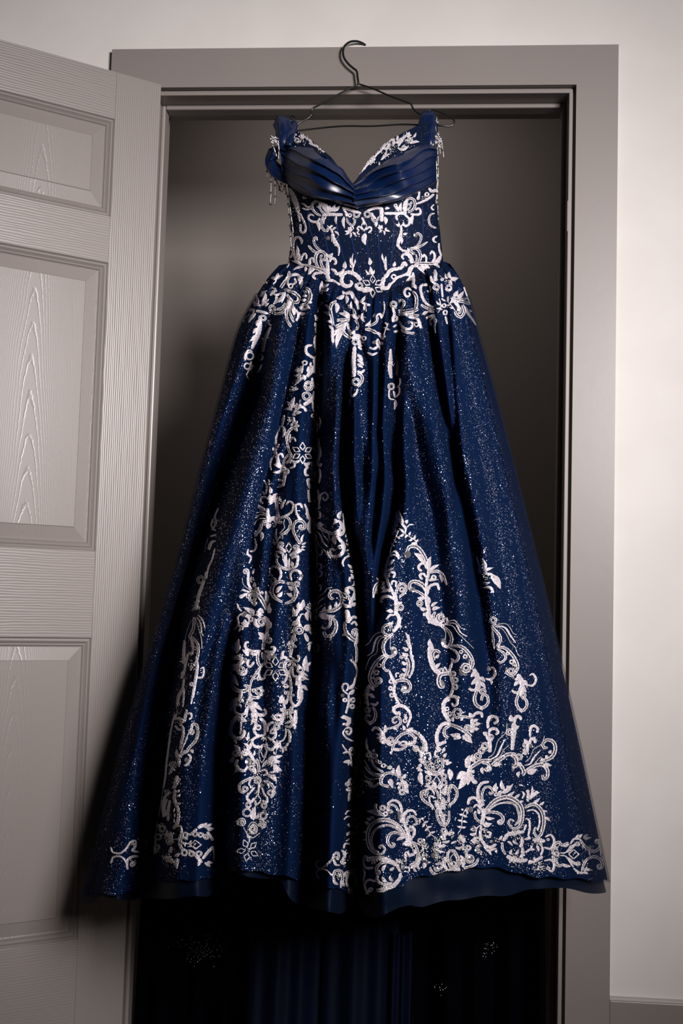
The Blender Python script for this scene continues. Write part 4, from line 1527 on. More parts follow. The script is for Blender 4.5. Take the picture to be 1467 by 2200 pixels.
l 60,1850 40,1710 90
l 60,1850 140,1780 70
l 40,1840 0,1770 60
g 100,1680 28 26
r 60,60:150,1650 140,1760 90,1850
r 55,70,60:250,1720 190,1720 180,1800 230,1880
r 60,60:70,1850 80,1930 60,2000
l 50,1960 10,1930 50
r 60,80,60:230,1870 180,1940 190,2010
r 60,80,60:60,2000 120,2000 200,1980
d 50,60,50:200,1940 250,2020 250,2120 200,2200
r 50,60,50:170,2010 190,2110 100,2160
l 60,2020 10,2100 70
s 130,1990 50 14
M 600 1260 7.335
b 830,20 760,40 710,110 640,150 600,230 570,330
r 12,25,12:570,420 600,320 640,230 720,180
b 600,420 630,350 690,290
d 60,85,90,85,70:860,180 820,190 790,140 840,80 940,90 990,190 960,300 870,370 760,390 640,420
l 690,380 730,320 45
l 780,360 810,290 50
l 870,320 905,240 45
l 610,450 890,460 80
d 50,62,60,50,40:620,450 720,450 800,510 800,610 740,660 680,640
o 660,675 30
d 50,75,80,75,60:820,490 890,560 890,680 830,770 740,780 710,710
o 730,830 22
o 820,830 25
r 60,80:600,460 560,530
s 560,400 60 30
s 540,300 60 20
M 600 1260 7.335
r 50,60,50:1100,110 1040,60 1100,20 1160,60
r 70,80,80:1200,20 1180,130 1130,230 1100,340
d 30,45,45:1010,100 1080,150 1110,230
l 1100,330 1010,270 60
l 1120,300 1210,250 60
s 1050,200 40 10
r 80,110,90:1060,370 1080,480 1080,580
r 50,60,50:1110,540 1160,480 1220,500
r 45,50,45:1120,600 1180,560 1220,620
d 60,80,90,90:1040,560 1040,680 1100,790 1190,860
g 1190,720 55 50
s 1190,740 50 22
r 70,90:1230,760 1220,860 1190,900
l 1060,760 990,780 45
d 42,50,40:1180,890 1210,1000 1210,1120 1200,1200
o 1140,1150 55
r 50,45,25:1110,1150 1180,1220 1220,1330 1200,1430
r 25,50,40:1190,1430 1170,1530 1120,1600
M 600 1260 7.335
d 30,35,30:1050,1650 1080,1580 1050,1530 1000,1560 1010,1640 1070,1700
l 1090,1620 1170,1520 60
l 1090,1700 1170,1620 60
r 40,45,40:1080,1700 1090,1800 1070,1900 1040,2000
g 1150,1790 38 34
g 1140,1890 38 34
g 1030,1790 32 30
o 1000,1720 26
r 60,90,80:990,2040 1060,2080 1090,2110
l 1100,2060 1110,2160 60
s 1230,1600 35 14
s 1220,1900 35 16
r 20,25:1250,1700 1270,1800 1280,1900
M 770 1080 7.335
l 600,330 590,140 70
l 620,320 640,110 60
l 690,340 680,210 80
l 750,330 770,270 50
l 590,400 580,280 70
l 580,480 535,370 50
l 560,520 530,450 40
r 60,50,30:680,340 740,400 730,490
r 25,30:760,390 800,350 860,350
r 14,14:630,440 600,540 550,650 510,760
r 14,14:720,490 800,540 880,590 910,650
l 710,480 640,410 32
l 710,490 640,535 36
l 770,510 730,565 34
l 800,520 820,460 34
l 850,565 785,605 34
l 870,580 880,515 34
l 900,620 930,580 34
l 610,540 650,575 32
l 600,520 640,450 25
l 560,600 610,630 28
l 545,670 520,630 24
l 545,670 575,690 24
l 520,720 490,700 24
M 770 1080 7.335
r 20,25,30,55,60,45:510,760 510,800 530,790 580,770 620,830 630,890
r 25,25:520,850 560,820 600,850
r 30,50,62,60,55:520,800 470,900 440,1000 440,1120 470,1260 530,1400 580,1520
l 480,1000 570,900 60
l 460,1080 550,1040 50
l 430,1170 360,1030 80
r 40,50,40:480,1180 490,1110 550,1100 570,1130 540,1190
l 430,1270 270,1180 52
r 40,42,30:520,1300 530,1240 590,1250 575,1330
d 60,90,60,20:420,1270 320,1270 250,1350 225,1500
l 290,1350 285,1450 60
g 385,1330 40 30
s 400,1340 40 9
l 520,1380 360,1420 52
l 500,1410 440,1360 40
r 50,70,60:560,1530 490,1480 400,1490 350,1540 380,1580
d 52,60,50:580,1440 620,1320 680,1280 740,1310 740,1400 640,1490
g 680,1370 40 36
r 60,85,80,80:580,1440 590,1580 590,1700 580,1780
g 660,1650 55 40
l 620,1580 690,1570 45
l 540,1720 440,1710 60
r 40,50,40:560,1780 500,1770 440,1840
s 600,1650 60 20
M 770 1080 7.335
r 70,90,85,60:600,1740 640,1840 620,1940 540,2040
l 640,1850 690,1820 40
l 640,1930 680,1970 50
d 50,60,62,60,55:540,2080 450,2090 390,2030 410,1950 480,1920 520,1960
s 460,1990 55 16
l 480,1930 480,1880 40
l 530,1920 530,1870 40
b 390,2040 310,2060 230,2120 190,2200 110,2260
r 14,40,12:420,2100 320,2120 260,2220 230,2350 140,2420
b 440,2120 370,2140 320,2220 300,2370 210,2430 160,2520 120,2640
d 62,68,60,50:540,2060 430,2160 390,2270 420,2400 500,2430 590,2370 560,2290 510,2300
b 500,2130 490,2200 495,2320
o 545,2350 40
M 770 1080 7.335
o 770,820 55
d 60,85,75,70:760,800 800,700 900,690 980,760 1040,860 1080,960
l 910,660 830,640 40
l 1000,900 870,800 70
l 1030,950 930,880 50
r 35,55,50:1060,1040 1040,970 970,970 940,1030 990,1080
r 40,55,50:1060,1180 1020,1120 960,1150 1000,1210
l 1110,1030 1130,850 75
l 1110,1090 1275,980 55
d 40,70,70,20:1120,1110 1230,1080 1330,1140 1400,1300
l 1280,1130 1320,1260 60
g 1180,1180 40 30
s 1180,1180 40 9
l 1100,1230 1230,1220 50
r 60,65,60,60:1080,940 1100,1100 1070,1250 1060,1450
r 40,60,60,50:1080,1440 1110,1330 1180,1290 1240,1290 1270,1380
d 62,82,72,70:1080,1450 1030,1320 930,1250 840,1250 800,1310 830,1390
o 850,1370 40
d 50,60:870,1380 960,1420 1040,1480
b 880,1280 980,1330 1030,1400
M 770 1080 7.335
r 80,90,85:1060,1450 1080,1600 1110,1720
l 1040,1500 920,1500 60
g 960,1590 45 48
l 1100,1600 1100,1490 50
l 1140,1640 1240,1570 50
l 1150,1690 1280,1660 60
l 1060,1690 960,1650 60
r 70,130,110,70:1110,1680 1100,1780 1180,1880 1320,1930
l 1060,1770 1010,1740 60
l 1130,1870 1090,1900 60
d 50,60,55:1200,1720 1170,1800 1220,1880
g 1290,1820 70 60
s 1290,1800 80 26
r 40,60:1320,1930 1400,1900 1390,1810
M 920 1180 6.1125
b 230,990 330,1010 400,1110 480,1200 520,1240 590,1310
r 12,30,12:250,970 360,980 420,1090 500,1150
b 270,950 350,935 400,990 430,1040 480,1050
d 50,62,60,55:160,1000 270,1080 310,1190 260,1280 180,1260
o 205,1225 48
b 190,1040 230,1100 225,1180
r 50,60:200,1270 280,1290
d 42,60,62,55,50:300,1270 430,1280 530,1370 580,1490 550,1580
d 30,42,45,40:280,1290 370,1350 400,1430 350,1480 310,1440
g 430,1350 25 20
g 480,1410 28 22
s 530,1460 40 12
g 490,1560 55 60
o 430,1590 26
o 440,1630 26
o 480,1640 24
s 490,1560 50 14
r 60,95,80,50:590,1570 640,1680 660,1800 640,1870
l 600,1610 550,1680 50
l 620,1700 555,1780 52
r 45,52,40:640,1740 620,1840 570,1850 520,1830
l 670,1680 735,1740 50
l 670,1740 740,1830 50
g 710,1870 38 40
d 42,60,60,52,40:640,1830 600,1960 630,2050 710,2080 780,2020 770,1930 710,1920 690,1990
l 690,2060 700,2120 40
r 20,50,52,50,20:740,1700 820,1710 880,1640 850,1560 780,1570
o 790,1570 28
l 820,1720 830,1780 40
M 920 1180 6.1125
r 12,32:640,90 680,240 700,320
l 720,300 715,120 65
l 720,310 845,245 40
l 690,320 700,200 50
r 30,50,12:730,320 820,330 870,360
l 820,340 940,520 90
l 870,400 870,460 45
o 860,375 22
s 760,370 40 12
l 710,440 810,440 40
r 40,50,45:730,510 800,500 840,540 830,570
M 920 1180 6.1125
g 850,935 45 40
s 830,920 40 12
b 890,990 1000,980 1060,1030 1100,1100 1150,1130
r 12,32,12:880,1005 1000,1030 1070,1130 1140,1230
b 880,1020 960,1050 1020,1130 1070,1230 1130,1290 1160,1370 1200,1420
d 42,52,50,45:870,1000 840,1020 930,1130 940,1210 900,1280
b 840,1040 860,1130 870,1200 870,1290
r 20,30,20:845,1040 845,1180 870,1310
d 42,60,62,52:910,1280 1020,1310 1120,1420 1170,1540 1140,1620
d 28,42,42,35:900,1310 980,1360 1010,1430 950,1490 910,1460
g 1040,1370 24 18
g 1090,1480 30 22
s 1120,1540 40 12
d 45,52,45:1160,1610 1080,1660 1010,1600
o 1020,1580 24
o 1105,1685 24
g 1080,1600 40 34
r 60,92,80,50:1170,1640 1220,1740 1230,1860 1210,1920
l 1180,1680 1130,1720 45
l 1190,1740 1120,1800 50
r 42,52,38:1210,1800 1180,1880 1130,1880 1090,1850
l 1240,1720 1290,1800 50
l 1240,1800 1280,1880 50
g 1240,1920 34 36
d 40,52,52,48,36:1190,1880 1150,2000 1180,2090 1240,2120 1290,2050 1270,1970 1220,1960
l 1210,2090 1220,2150 40
r 20,40,42,42,20:1280,1780 1370,1790 1410,1710 1370,1640 1320,1660
s 1240,1780 45 20
M 770 1340 7.335
d 60,75,80,70,60:450,490 350,540 250,660 190,800 190,900 250,980 320,960
g 290,770 40 34
s 240,850 35 12
g 320,900 50 50
d 40,50,50,40:480,500 410,580 390,680 440,750 470,720
g 330,660 34 20
r 60,95,90,60:180,960 130,1080 130,1200 160,1300
s 150,1120 60 34
l 190,1000 255,1060 55
l 190,1100 270,1170 55
r 45,55,45:200,1260 270,1280 320,1230
l 140,1240 90,1260 40
g 150,1360 45 45
d 35,60,60,50,40:240,1310 280,1420 250,1530 180,1560 120,1500 150,1430 200,1470
l 190,1560 190,1600 50
M 770 1340 7.335
l 790,280 735,140 50
l 810,350 740,260 60
l 830,420 800,230 60
l 790,420 700,370 60
l 790,500 680,460 60
d 60,70,80,75:640,540 720,520 780,600 780,720 740,830
r 50,60,50:820,400 830,520 860,600 850,740 790,860
l 850,540 840,490 40
l 760,640 675,600 52
l 750,730 685,710 52
b 860,560 875,620 860,700 830,800 790,870
r 40,70,80:480,740 520,840 570,940
r 30,32,30:640,790 590,780 590,850
g 690,830 40 44
g 510,910 36 30
g 500,1020 34 32
g 520,1130 36 34
d 50,70,70,60,50:560,1040 580,920 680,890 780,910 820,1000 770,1070 690,1060 700,990
o 720,1015 42
r 55,60,50:570,960 560,1080 600,1200 650,1280
b 590,1150 640,1200 690,1250
r 70,75,70,60,50:620,1430 550,1370 600,1300 700,1300 780,1360 820,1450 790,1550 760,1620
l 560,1330 520,1310 40
r 40,50,40:640,1460 650,1420 620,1380
l 760,1500 730,1430 50
g 730,1530 34 30
M 770 1340 7.335
d 40,50,52,45,30:440,1660 560,1630 650,1580 650,1500 590,1470 530,1520 560,1570 600,1540
l 540,1640 600,1680 40
r 50,60,50:220,1690 260,1640 330,1660 380,1740
l 410,1720 410,1600 60
l 390,1760 290,1730 52
l 390,1810 290,1790 52
l 440,1860 330,1850 60
r 60,70,60:380,1700 400,1800 450,1880 520,1920
g 500,1830 45 42
l 720,1680 690,1600 50
l 780,1680 860,1640 60
d 50,62,62,60,60:520,2010 560,1880 660,1760 780,1720 870,1780 890,1860 840,1910 800,1870
d 40,50,40,40:560,1900 620,1860 680,1920 780,1880
d 40,50,40:560,1970 660,1980 740,1940 780,1880
l 540,1980 640,2010 50
l 520,2010 500,2060 40
r 50,70,80,70:740,1670 880,1700 980,1780 1040,1900 1050,2010
o 960,1760 30
o 930,1720 25
r 40,60:860,1920 930,1990 990,2040
l 940,1980 890,1930 50
s 1030,1880 50 16
M 920 1180 6.1125
l 40,1290 10,1180 60
l 60,1330 40,1240 50
d 50,60,50:150,1360 90,1330 50,1380 70,1460
l 90,1430 130,1380 42
l 100,1560 150,1500 45
r 60,85,90,80:10,1280 20,1420 70,1560 150,1640
r 30,35:250,1640 230,1570 200,1550
g 165,1600 36 34
r 60,50,40:260,1640 300,1540 320,1470
d 50,70,75,60:320,1700 270,1640 160,1650 130,1740 160,1810 210,1800
o 185,1770 44
g 330,1640 34 34
g 360,1720 34 32
g 355,1810 36 34
r 60,55,60:300,1690 330,1800 290,1940
r 55,62,62,60:290,1930 210,2000 200,2100 230,2200
r 55,62,50,40:280,1930 370,1950 380,2030 330,2060 310,2020
l 390,1960 400,1930 40
M 930 1400 5.4333
r 62,65,60,60:200,550 130,590 120,690 160,770 200,820
g 165,670 25 22
g 195,730 28 26
l 230,820 240,760 40
d 38,45,40,35:440,770 330,760 270,770 240,710 280,670 330,700 310,740 285,720
l 340,770 320,810 30
l 440,760 415,715 40
r 40,50,40:450,770 500,720 560,720 570,770
l 480,820 520,790 40
l 490,860 550,840 40
l 480,900 530,900 40
r 50,80,60:450,780 460,860 450,950
g 400,890 36 34
s 400,900 50 18
d 50,60,60,50:200,850 300,890 380,940 440,990
r 50,60,60,50:210,830 110,850 60,920 40,1000 60,1080 150,1050
d 40,50,45:210,860 140,900 130,970 180,1010
l 320,970 200,970 55
l 330,1000 240,1030 40
l 340,980 450,1070 75
s 370,1010 40 12
r 35,35:40,1090 90,1150
M 930 1400 5.4333
r 40,52,50,45:640,900 640,810 670,760 740,770 750,820 710,840
o 750,780 20
o 670,800 18
r 30,50,50,40:650,990 660,920 720,900 760,940 730,970
l 620,980 580,940 50
g 680,1000 28 30
r 50,60,60:620,980 660,1060 660,1180
g 600,1100 40 32
g 560,1160 36 30
s 580,1130 60 22
g 520,1220 38 38
l 480,1290 450,1200 60
b 855,850 840,950 760,1040 730,1130 700,1200 640,1240
r 14,36,14:840,1020 790,1120 740,1220 640,1270
b 870,1100 820,1150 780,1220 700,1280
l 930,820 900,740 60
r 40,55,40:950,830 960,770 1010,760 1025,800
l 960,900 1000,870 45
r 70,90,60,52:940,830 940,920 930,1040 920,1150
g 890,940 36 40
d 55,65,60,55:680,1330 780,1260 870,1200 960,1200
l 700,1330 800,1320 50
s 770,1310 50 18
d 50,62,60,50:680,1270 560,1280 470,1330 400,1400
d 42,50,50:560,1290 650,1320 630,1390 600,1360
l 570,1350 580,1430 40
g 650,1370 30 28
l 410,1340 420,1210 70
l 400,1360 370,1290 50
r 60,80,60:440,1330 420,1420 470,1510 510,1530
l 400,1420 270,1490 85
l 370,1440 290,1610 75
l 400,1440 400,1560 50
l 450,1420 470,1380 40
d 50,60,60,50:900,1200 960,1240 970,1320 920,1360
o 925,1380 20
o 925,1330 22
M 930 1400 5.4333
r 28,45,45,40:1130,1000 1135,900 1170,865 1220,900 1210,950
l 1120,1080 1060,1020 50
r 35,50,45:1130,1080 1140,1020 1190,1030 1185,1070
g 1080,1090 34 30
o 1140,1100 26
r 50,55:1110,1060 1090,1180
s 1060,1180 50 26
g 1000,1230 36 32
l 1080,1210 1060,1130 45
b 1290,990 1260,1080 1170,1140 1130,1230 1070,1290
r 12,34,14:1250,1150 1180,1230 1130,1310 1060,1330
b 1250,1230 1200,1280 1150,1340 1090,1360
d 52,60,55,50,40:1240,1290 1370,1240 1420,1160 1410,1070 1340,1030 1280,1070 1290,1120 1330,1120
b 1380,1020 1430,1080 1430,1180 1390,1250
l 1290,1280 1260,1240 40
l 1330,1250 1310,1210 40
l 1350,1190 1370,1150 40
l 1300,1300 1380,1330 40
l 1290,1310 1340,1360 36
d 50,60,60:960,1300 1020,1330 1060,1410 1030,1440
l 1000,1400 990,1470 40
l 1020,1340 1010,1290 50
d 55,60,60,50,40:1080,1400 1170,1340 1270,1320 1330,1380 1330,1460 1290,1490 1270,1440
l 1090,1410 1210,1370 65
s 1130,1390 45 14
M 340 1080 5.238
r 20,26,20:680,60 640,160 660,220 610,310
r 20,26:620,180 600,260 650,320
s 650,220 40 20
r 30,32:660,360 590,380
r 20,52,50:655,430 600,450 570,530
b 570,400 545,480 530,560
r 18,22,18:640,520 610,640 570,730 545,860
g 485,870 45 36
l 545,850 550,770 30
r 36,55,50,60:520,880 480,980 450,1080 430,1200
s 430,1180 45 30
s 455,1060 30 16
r 14,20,14:450,1265 500,1320 530,1420
r 14,24,14:440,1290 480,1360 490,1460 510,1500
b 430,1310 460,1410 490,1530 495,1650
d 40,42,40:410,1290 400,1420 360,1510 390,1540
b 380,1330 340,1430 310,1550 290,1700 285,1800
r 30,45,30:370,1520 390,1600 395,1650
d 40,42,38:380,1510 450,1600 450,1700 430,1800
r 28,36,28:400,1640 380,1710 350,1680
g 420,1640 22 16
r 40,52,45,40:430,1740 440,1850 420,1990 400,2120 385,2200
s 400,1830 50 26
o 375,1840 20
o 380,1870 20
r 30,34,34,20:430,1970 500,1960 510,1860 475,1870
g 380,2045 22 24
r 36,52,45:300,1550 290,1700 300,1820
r 36,36,30:340,1700 310,1820 290,1950
s 290,1790 30 26
r 40,52,40:310,1880 280,1920 270,1980
b 300,1980 280,2080 240,2170 230,2200
r 30,30:290,2080 290,2200
M 480 1480 7.335
r 40,75,85,80,60:270,440 160,520 120,620 130,720 200,780 280,770 330,700 320,650
l 130,600 80,640 45
l 130,700 90,740 45
l 190,780 210,860 55
l 170,500 110,530 45
r 40,45,20:290,450 280,560 280,660
o 280,680 34
l 280,440 250,520 30
l 310,450 370,520 40
r 50,80,75,50:560,460 640,520 660,620 650,730
r 50,62,60:640,740 530,730 480,650 510,580 560,590
g 545,610 46 30
s 480,520 55 20
M 480 1480 7.335
r 50,70,60,50:700,680 690,600 750,540 800,530
r 45,55,50,45:740,700 790,700 810,650 770,640 740,680
r 45,60,50:700,760 760,800 820,740 820,660
o 630,745 26
s 650,790 50 18
r 50,65,60,50:640,880 560,920 470,890 450,820 500,770 560,760
r 45,65,60,50:680,850 690,930 760,960 820,880 780,820
q 635,980 110,220
b 560,940 560,1060 600,1160 650,1110 700,980
l 400,800 400,680 40
l 380,820 340,760 32
r 16,16:450,790 390,830 370,880
l 390,920 320,860 45
l 400,960 420,850 50
l 830,960 835,800 35
l 840,960 880,890 30
r 14,14:825,1040 835,950
l 820,1040 790,980 25
r 45,55,50,45:880,820 900,920 960,930 1030,850
r 50,70,60:1020,640 1050,720 1040,850
l 930,930 930,1020 50
l 970,920 1000,980 50
r 30,35,30:980,620 990,700 950,800 900,830 880,860
M 480 1480 7.335
r 55,80,70:1140,330 1130,420 1130,560
l 1120,560 1110,640 40
d 50,60,50:1050,440 1100,520 1050,600 980,590
r 55,60,50:850,400 900,420 960,380 1000,330
r 50,65,60:780,410 810,470 880,490 950,480
l 830,500 780,400 60
l 870,430 840,390 45
s 980,400 70 24
s 880,560 60 20
g 840,600 46 46
l 940,360 890,310 50
r 60,70:960,420 900,540 870,560
M 480 1480 7.335
l 250,1010 180,880 75
l 380,990 320,940 50
l 400,1000 390,880 50
g 200,1020 50 40
r 60,80,80:180,1060 280,1020 380,1040
r 60,70,60:290,1010 390,1000 460,1100 510,1170
l 170,1130 90,1150 60
l 180,1100 120,1110 45
r 60,80,80,60,45:230,1110 200,1190 250,1270 330,1290 380,1220
l 230,1240 190,1320 60
o 390,1150 48
o 300,1085 30
l 470,1060 485,970 40
l 440,1070 440,1000 36
s 330,1040 60 18
g 440,1250 44 40
s 480,1190 60 24
s 450,1290 40 12
M 480 1480 7.335
d 60,70,60:520,1100 550,1200 560,1320
r 50,60,50:470,1230 500,1290 500,1350
l 700,1150 830,1060 62
l 760,1140 940,1050 60
l 780,1170 900,1150 55
l 800,1200 930,1300 75
l 790,1240 860,1330 60
r 60,80,70:620,1220 680,1160 780,1180
r 45,50,40:790,1200 800,1300 730,1320
r 45,50,45:600,1290 660,1280 690,1330 640,1360
l 720,1360 840,1470 75
l 700,1340 780,1400 50
s 780,1190 60 20
s 780,1380 50 16
b 620,1230 640,1180 700,1120
M 480 1480 7.335
g 540,1440 55 55
s 560,1400 80 34
b 440,1400 380,1415 320,1440 280,1480
d 50,62,60,50:490,1390 350,1440 260,1510 260,1600 330,1650
g 340,1580 44 40
r 40,42,36:430,1420 400,1500 440,1550
o 445,1550 26
d 50,62,55,50:640,1450 720,1480 790,1560 790,1660 740,1720
g 740,1640 46 40
l 700,1480 730,1560 30
r 40,50:560,1480 550,1650
r 36,45,40:500,1550 430,1620 380,1680
r 36,45,40:610,1560 640,1650 690,1720
o 610,1530 30
r 50,60,50:390,1640 370,1730 440,1780 480,1720
r 50,60,50:690,1700 680,1790 620,1760
g 390,1830 46 40
g 640,1840 44 42
q 540,1750 110,160
l 500,1780 510,1860 50
s 540,1640 40 12
s 640,1800 46 14
M 480 1480 7.335
l 490,2060 500,1850 80
l 480,2060 420,1960 50
l 510,2050 560,1960 45
g 370,1950 75 36
g 630,2000 62 40
o 650,1945 35
g 285,2100 56 60
s 285,2100 50 12
s 630,2090 60 24
b 380,2180 430,2110 500,2110 560,2170
b 400,2200 450,2140 500,2140 540,2200
g 620,2140 50 50
M 220 1730 2.358
g 765,125 22 14
s 760,130 24 30
b 715,115 735,155 765,165 800,140
l 750,165 730,150 14
r 8,10:745,160 742,190
F 738,228 48 5
s 738,228 10 8
M 320 1460 5.238
r 22,40,30:400,0 380,110 340,200 330,300
b 385,100 330,180 320,300 340,390
s 345,280 26 16
r 20,22,20:400,110 395,220 385,310
r 30,34,20:530,0 510,90 490,190 475,280
g 480,55 22 22
r 26,40,40,34:320,380 290,440 350,440 370,520
b 300,370 270,480 250,600 225,760 205,930 185,1100 165,1260 140,1420 120,1540
r 14,22,26,26,20:290,420 260,540 240,650 215,840 200,960 190,1090 170,1220
r 36,40,30:300,520 330,560 370,570
r 36,50,45:430,340 410,420 400,480
r 26,34,26:430,390 470,380 480,420 455,450
o 405,410 20
o 400,465 20
s 385,470 50 24
M 320 1460 5.238
r 40,50,40:380,520 390,600 370,700 355,790
d 30,50,50,45,40:470,600 490,510 540,520 550,620 520,700 450,770 430,820
g 480,590 32 26
b 550,540 555,620 530,690
r 8,8:450,600 400,720 350,800
r 8,8:440,650 390,760 360,830
l 470,790 495,830 45
r 40,60,50:450,800 380,830 330,880
r 34,44,40,34:440,840 470,880 440,950 400,970
o 425,905 22
l 340,900 320,780 40
l 350,900 345,980 40
s 340,890 40 20
g 275,960 34 36
s 280,1010 34 24
l 260,1010 225,1070 30
r 50,70,50:320,1080 310,1160 280,1230
s 320,1150 36 26
r 45,56,50:300,1240 290,1340 320,1440
l 320,1270 345,1240 28
l 320,1320 355,1290 28
l 320,1400 365,1390 28
l 330,1480 360,1500 28
M 320 1460 5.238
r 34,50,40:250,1260 180,1330 160,1430 170,1550
s 220,1270 40 20
r 26,30,26:210,1340 180,1450 190,1540
r 40,50,40:240,1360 220,1480 220,1590
s 215,1510 34 22
r 30,40,60,45:330,1430 340,1520 320,1620 280,1680
o 290,1470 20
o 295,1530 20
o 290,1590 22
b 300,1350 325,1460 330,1560
r 14,30,30,14:320,1660 360,1650 370,1720 340,1790 280,1800
g 155,1680 40 30
s 130,1640 40 22
g 110,1770 40 26
r 24,30:80,1790 70,1960
g 95,1890 34 26
b 100,1600 80,1780 65,1960
s 90,1930 34 18
M 320 1460 5.238
s 230,1750 60 46
r 60,80,60:190,1740 240,1760 260,1840
g 240,1820 34 40
r 50,60:260,1880 240,1950
s 220,2020 60 50
r 60,80,60:190,1990 240,2030 280,2060
l 320,2010 320,2130 60
l 290,1990 350,1950 40
M 320 1460 5.238
d 36,50,46,36:440,1800 380,1780 350,1830 370,1900 430,1930
g 410,1750 34 26
g 400,1950 36 28
r 36,46,40:440,1740 480,1740 540,1680
g 520,1740 30 24
g 580,1750 28 24
r 50,60,50:550,1670 620,1640 690,1700
l 660,1680 730,1670 36
l 650,1650 700,1620 36
l 620,1650 640,1610 34
g 640,1770 28 30
r 40,50:650,1710 720,1810
g 765,1690 26 20
r 16,20:760,1720 740,1800
q 525,1860 120,100
s 525,1855 14 5
r 24,24:370,1840 450,1845 480,1810
r 24,24:440,1880 490,1880 540,1910
r 40,56,50:450,1920 510,1960 590,2060
g 560,1960 32 26
g 480,1960 34 26
r 40,50,46:600,2020 660,1940 720,1880
l 680,1930 730,1890 34
l 560,2050 550,2100 34
l 620,2060 680,2110 38
l 650,2050 715,2060 36
r 20,22:725,1900 730,2040
s 400,1850 30 12
M 220 1730 2.358
r 12,14,12:45,215 55,240 90,243 120,220 140,185
r 12,16,12:140,185 165,180 165,210 150,230 190,240
r 12,14,12:45,295 55,265 90,260 115,280 125,310
r 14,18,14:125,325 125,280 155,260 200,265 205,280
g 150,300 12 10
s 150,195 16 20
s 150,290 20 20
b 45,215 55,240 90,243 120,220 140,185
b 150,225 190,235 220,215
s 205,190 20 14
M 680 1540 7.335
r 60,80,60:490,20 500,90 460,150
l 440,100 400,130 40
l 430,30 380,10 35
r 20,30,40,42,30:440,190 410,260 460,330 530,370 600,390
r 36,48,45,36:440,190 510,170 540,230 500,280 460,240 490,220
o 610,285 24
o 598,435 12
r 20,30,30:390,430 450,520 520,600 550,770
l 500,560 400,580 35
r 36,60,50:500,530 550,490 590,530 580,640
g 550,560 45 36
l 520,720 410,720 55
l 520,690 460,690 40
s 500,720 40 12
l 530,700 545,790 45
M 680 1540 7.335
r 30,40:680,580 670,660 700,720
r 40,60,80,70:640,720 600,820 610,930 560,1010
s 610,830 40 24
g 540,1020 50 40
g 480,1060 30 40
s 550,1130 70 36
r 60,90,80:450,1150 520,1160 560,1220
l 520,1180 490,1330 70
b 590,1100 660,1060 740,980
b 590,1140 680,1120 750,1050
b 600,1180 680,1170 720,1150
l 570,1220 540,1310 60
s 660,1230 50 20
l 740,1220 735,1160 25
l 820,530 800,340 40
r 40,50,36:820,530 860,580 870,650
g 830,600 40 36
o 835,670 30
g 920,620 44 40
l 910,560 915,510 40
M 680 1540 7.335
d 30,42,50:870,670 930,790 1050,880
g 960,700 28 26
g 1000,720 26 22
g 1050,770 34 26
s 1120,810 50 16
g 1150,800 28 26
b 770,690 820,780 880,870 960,900 1060,910
r 14,34,36:770,780 840,880 940,930 1050,930
b 760,880 790,950 880,990 1000,970
r 36,70,60,40:740,1010 820,1030 900,1100 1010,1030
s 880,1050 60 24
d 50,62,60,60,55:1130,1090 1030,1070 1020,980 1080,900 1180,890 1300,940 1350,1030
b 1000,1000 1010,1070 1080,1110 1140,1120
l 1120,1000 1190,1130 60
l 1140,980 1190,1050 45
l 1210,900 1210,810 55
l 1310,950 1290,760 80
l 1350,970 1400,900 60
l 1340,1060 1260,1030 45
r 70,95,80:1330,1010 1400,1060 1420,1120
g 1330,1120 50 44
g 1340,1190 44 40
l 1400,1110 1450,1210 60
s 1380,1080 70 24
M 680 1540 7.335
r 20,26,16:440,1540 490,1480 550,1500 565,1530
r 20,30,36,34,28:420,1620 480,1570 560,1600 580,1680 530,1730 490,1710 510,1680
s 620,1610 40 16
b 580,1750 660,1700 740,1620
s 630,1740 40 14
r 40,60,60:460,1850 550,1810 660,1820
b 460,1870 540,1840 660,1840
r 20,26,22:450,1960 540,1910 650,1900
M 670 1720 6.986
r 30,40,42,36,30:470,720 490,650 580,660 650,740 640,830 580,880 560,820 600,820
g 590,855 38 30
l 470,780 430,740 36
r 36,50:480,760 490,860
s 480,780 40 16
d 30,40,42,36,30:110,900 70,930 90,1010 160,1020 230,960 300,880 320,800
o 130,905 18
d 36,46,50,40:320,800 380,780 390,860 350,870
r 42,50,40:320,880 350,960 410,970
o 235,960 30
s 350,850 36 12
s 450,920 60 34
r 46,60:470,840 440,960
d 28,34,34,30:160,1020 90,1060 80,1120 110,1170
o 120,1170 28
r 24,30,26:160,1030 230,1050 300,1130
d 40,60,60,50:310,1150 340,1060 430,1060 450,1180 440,1270
r 46,60,50:320,1150 330,1220 380,1260
s 380,1120 50 22
l 430,1190 420,1310 46
l 450,1220 470,1290 36
l 480,1150 545,1045 50
M 670 1720 6.986
r 36,50,50,30:660,1030 580,1060 520,1160 510,1260
s 590,1080 60 26
r 30,50,30:650,1150 660,1220 600,1300
s 620,1130 40 16
l 560,1290 555,1450 75
s 555,1350 34 16
l 530,1300 500,1230 40
M 670 1720 6.986
d 60,80,82,80,72,60,40,30:1420,560 1300,390 1150,300 1000,300 880,390 840,540 870,700 960,790 1050,800 1090,730 1050,670 1010,700 1040,720
b 1400,560 1280,380 1140,310 1010,320 900,400 860,540 890,690 970,770
d 40,45,42,36:1400,540 1280,430 1140,370 1010,400 930,480 900,600 930,720 1010,780
l 900,290 830,260 44
l 940,280 880,240 36
l 860,360 795,320 44
l 830,480 775,475 36
l 830,600 765,590 36
d 50,60,50:1100,240 1020,180 960,120 970,50
l 1040,230 830,160 70
g 1060,110 40 36
g 1100,200 34 30
l 1150,290 1150,250 40
r 40,50,55,60,50:1120,60 1200,0 1290,20 1340,120 1320,250
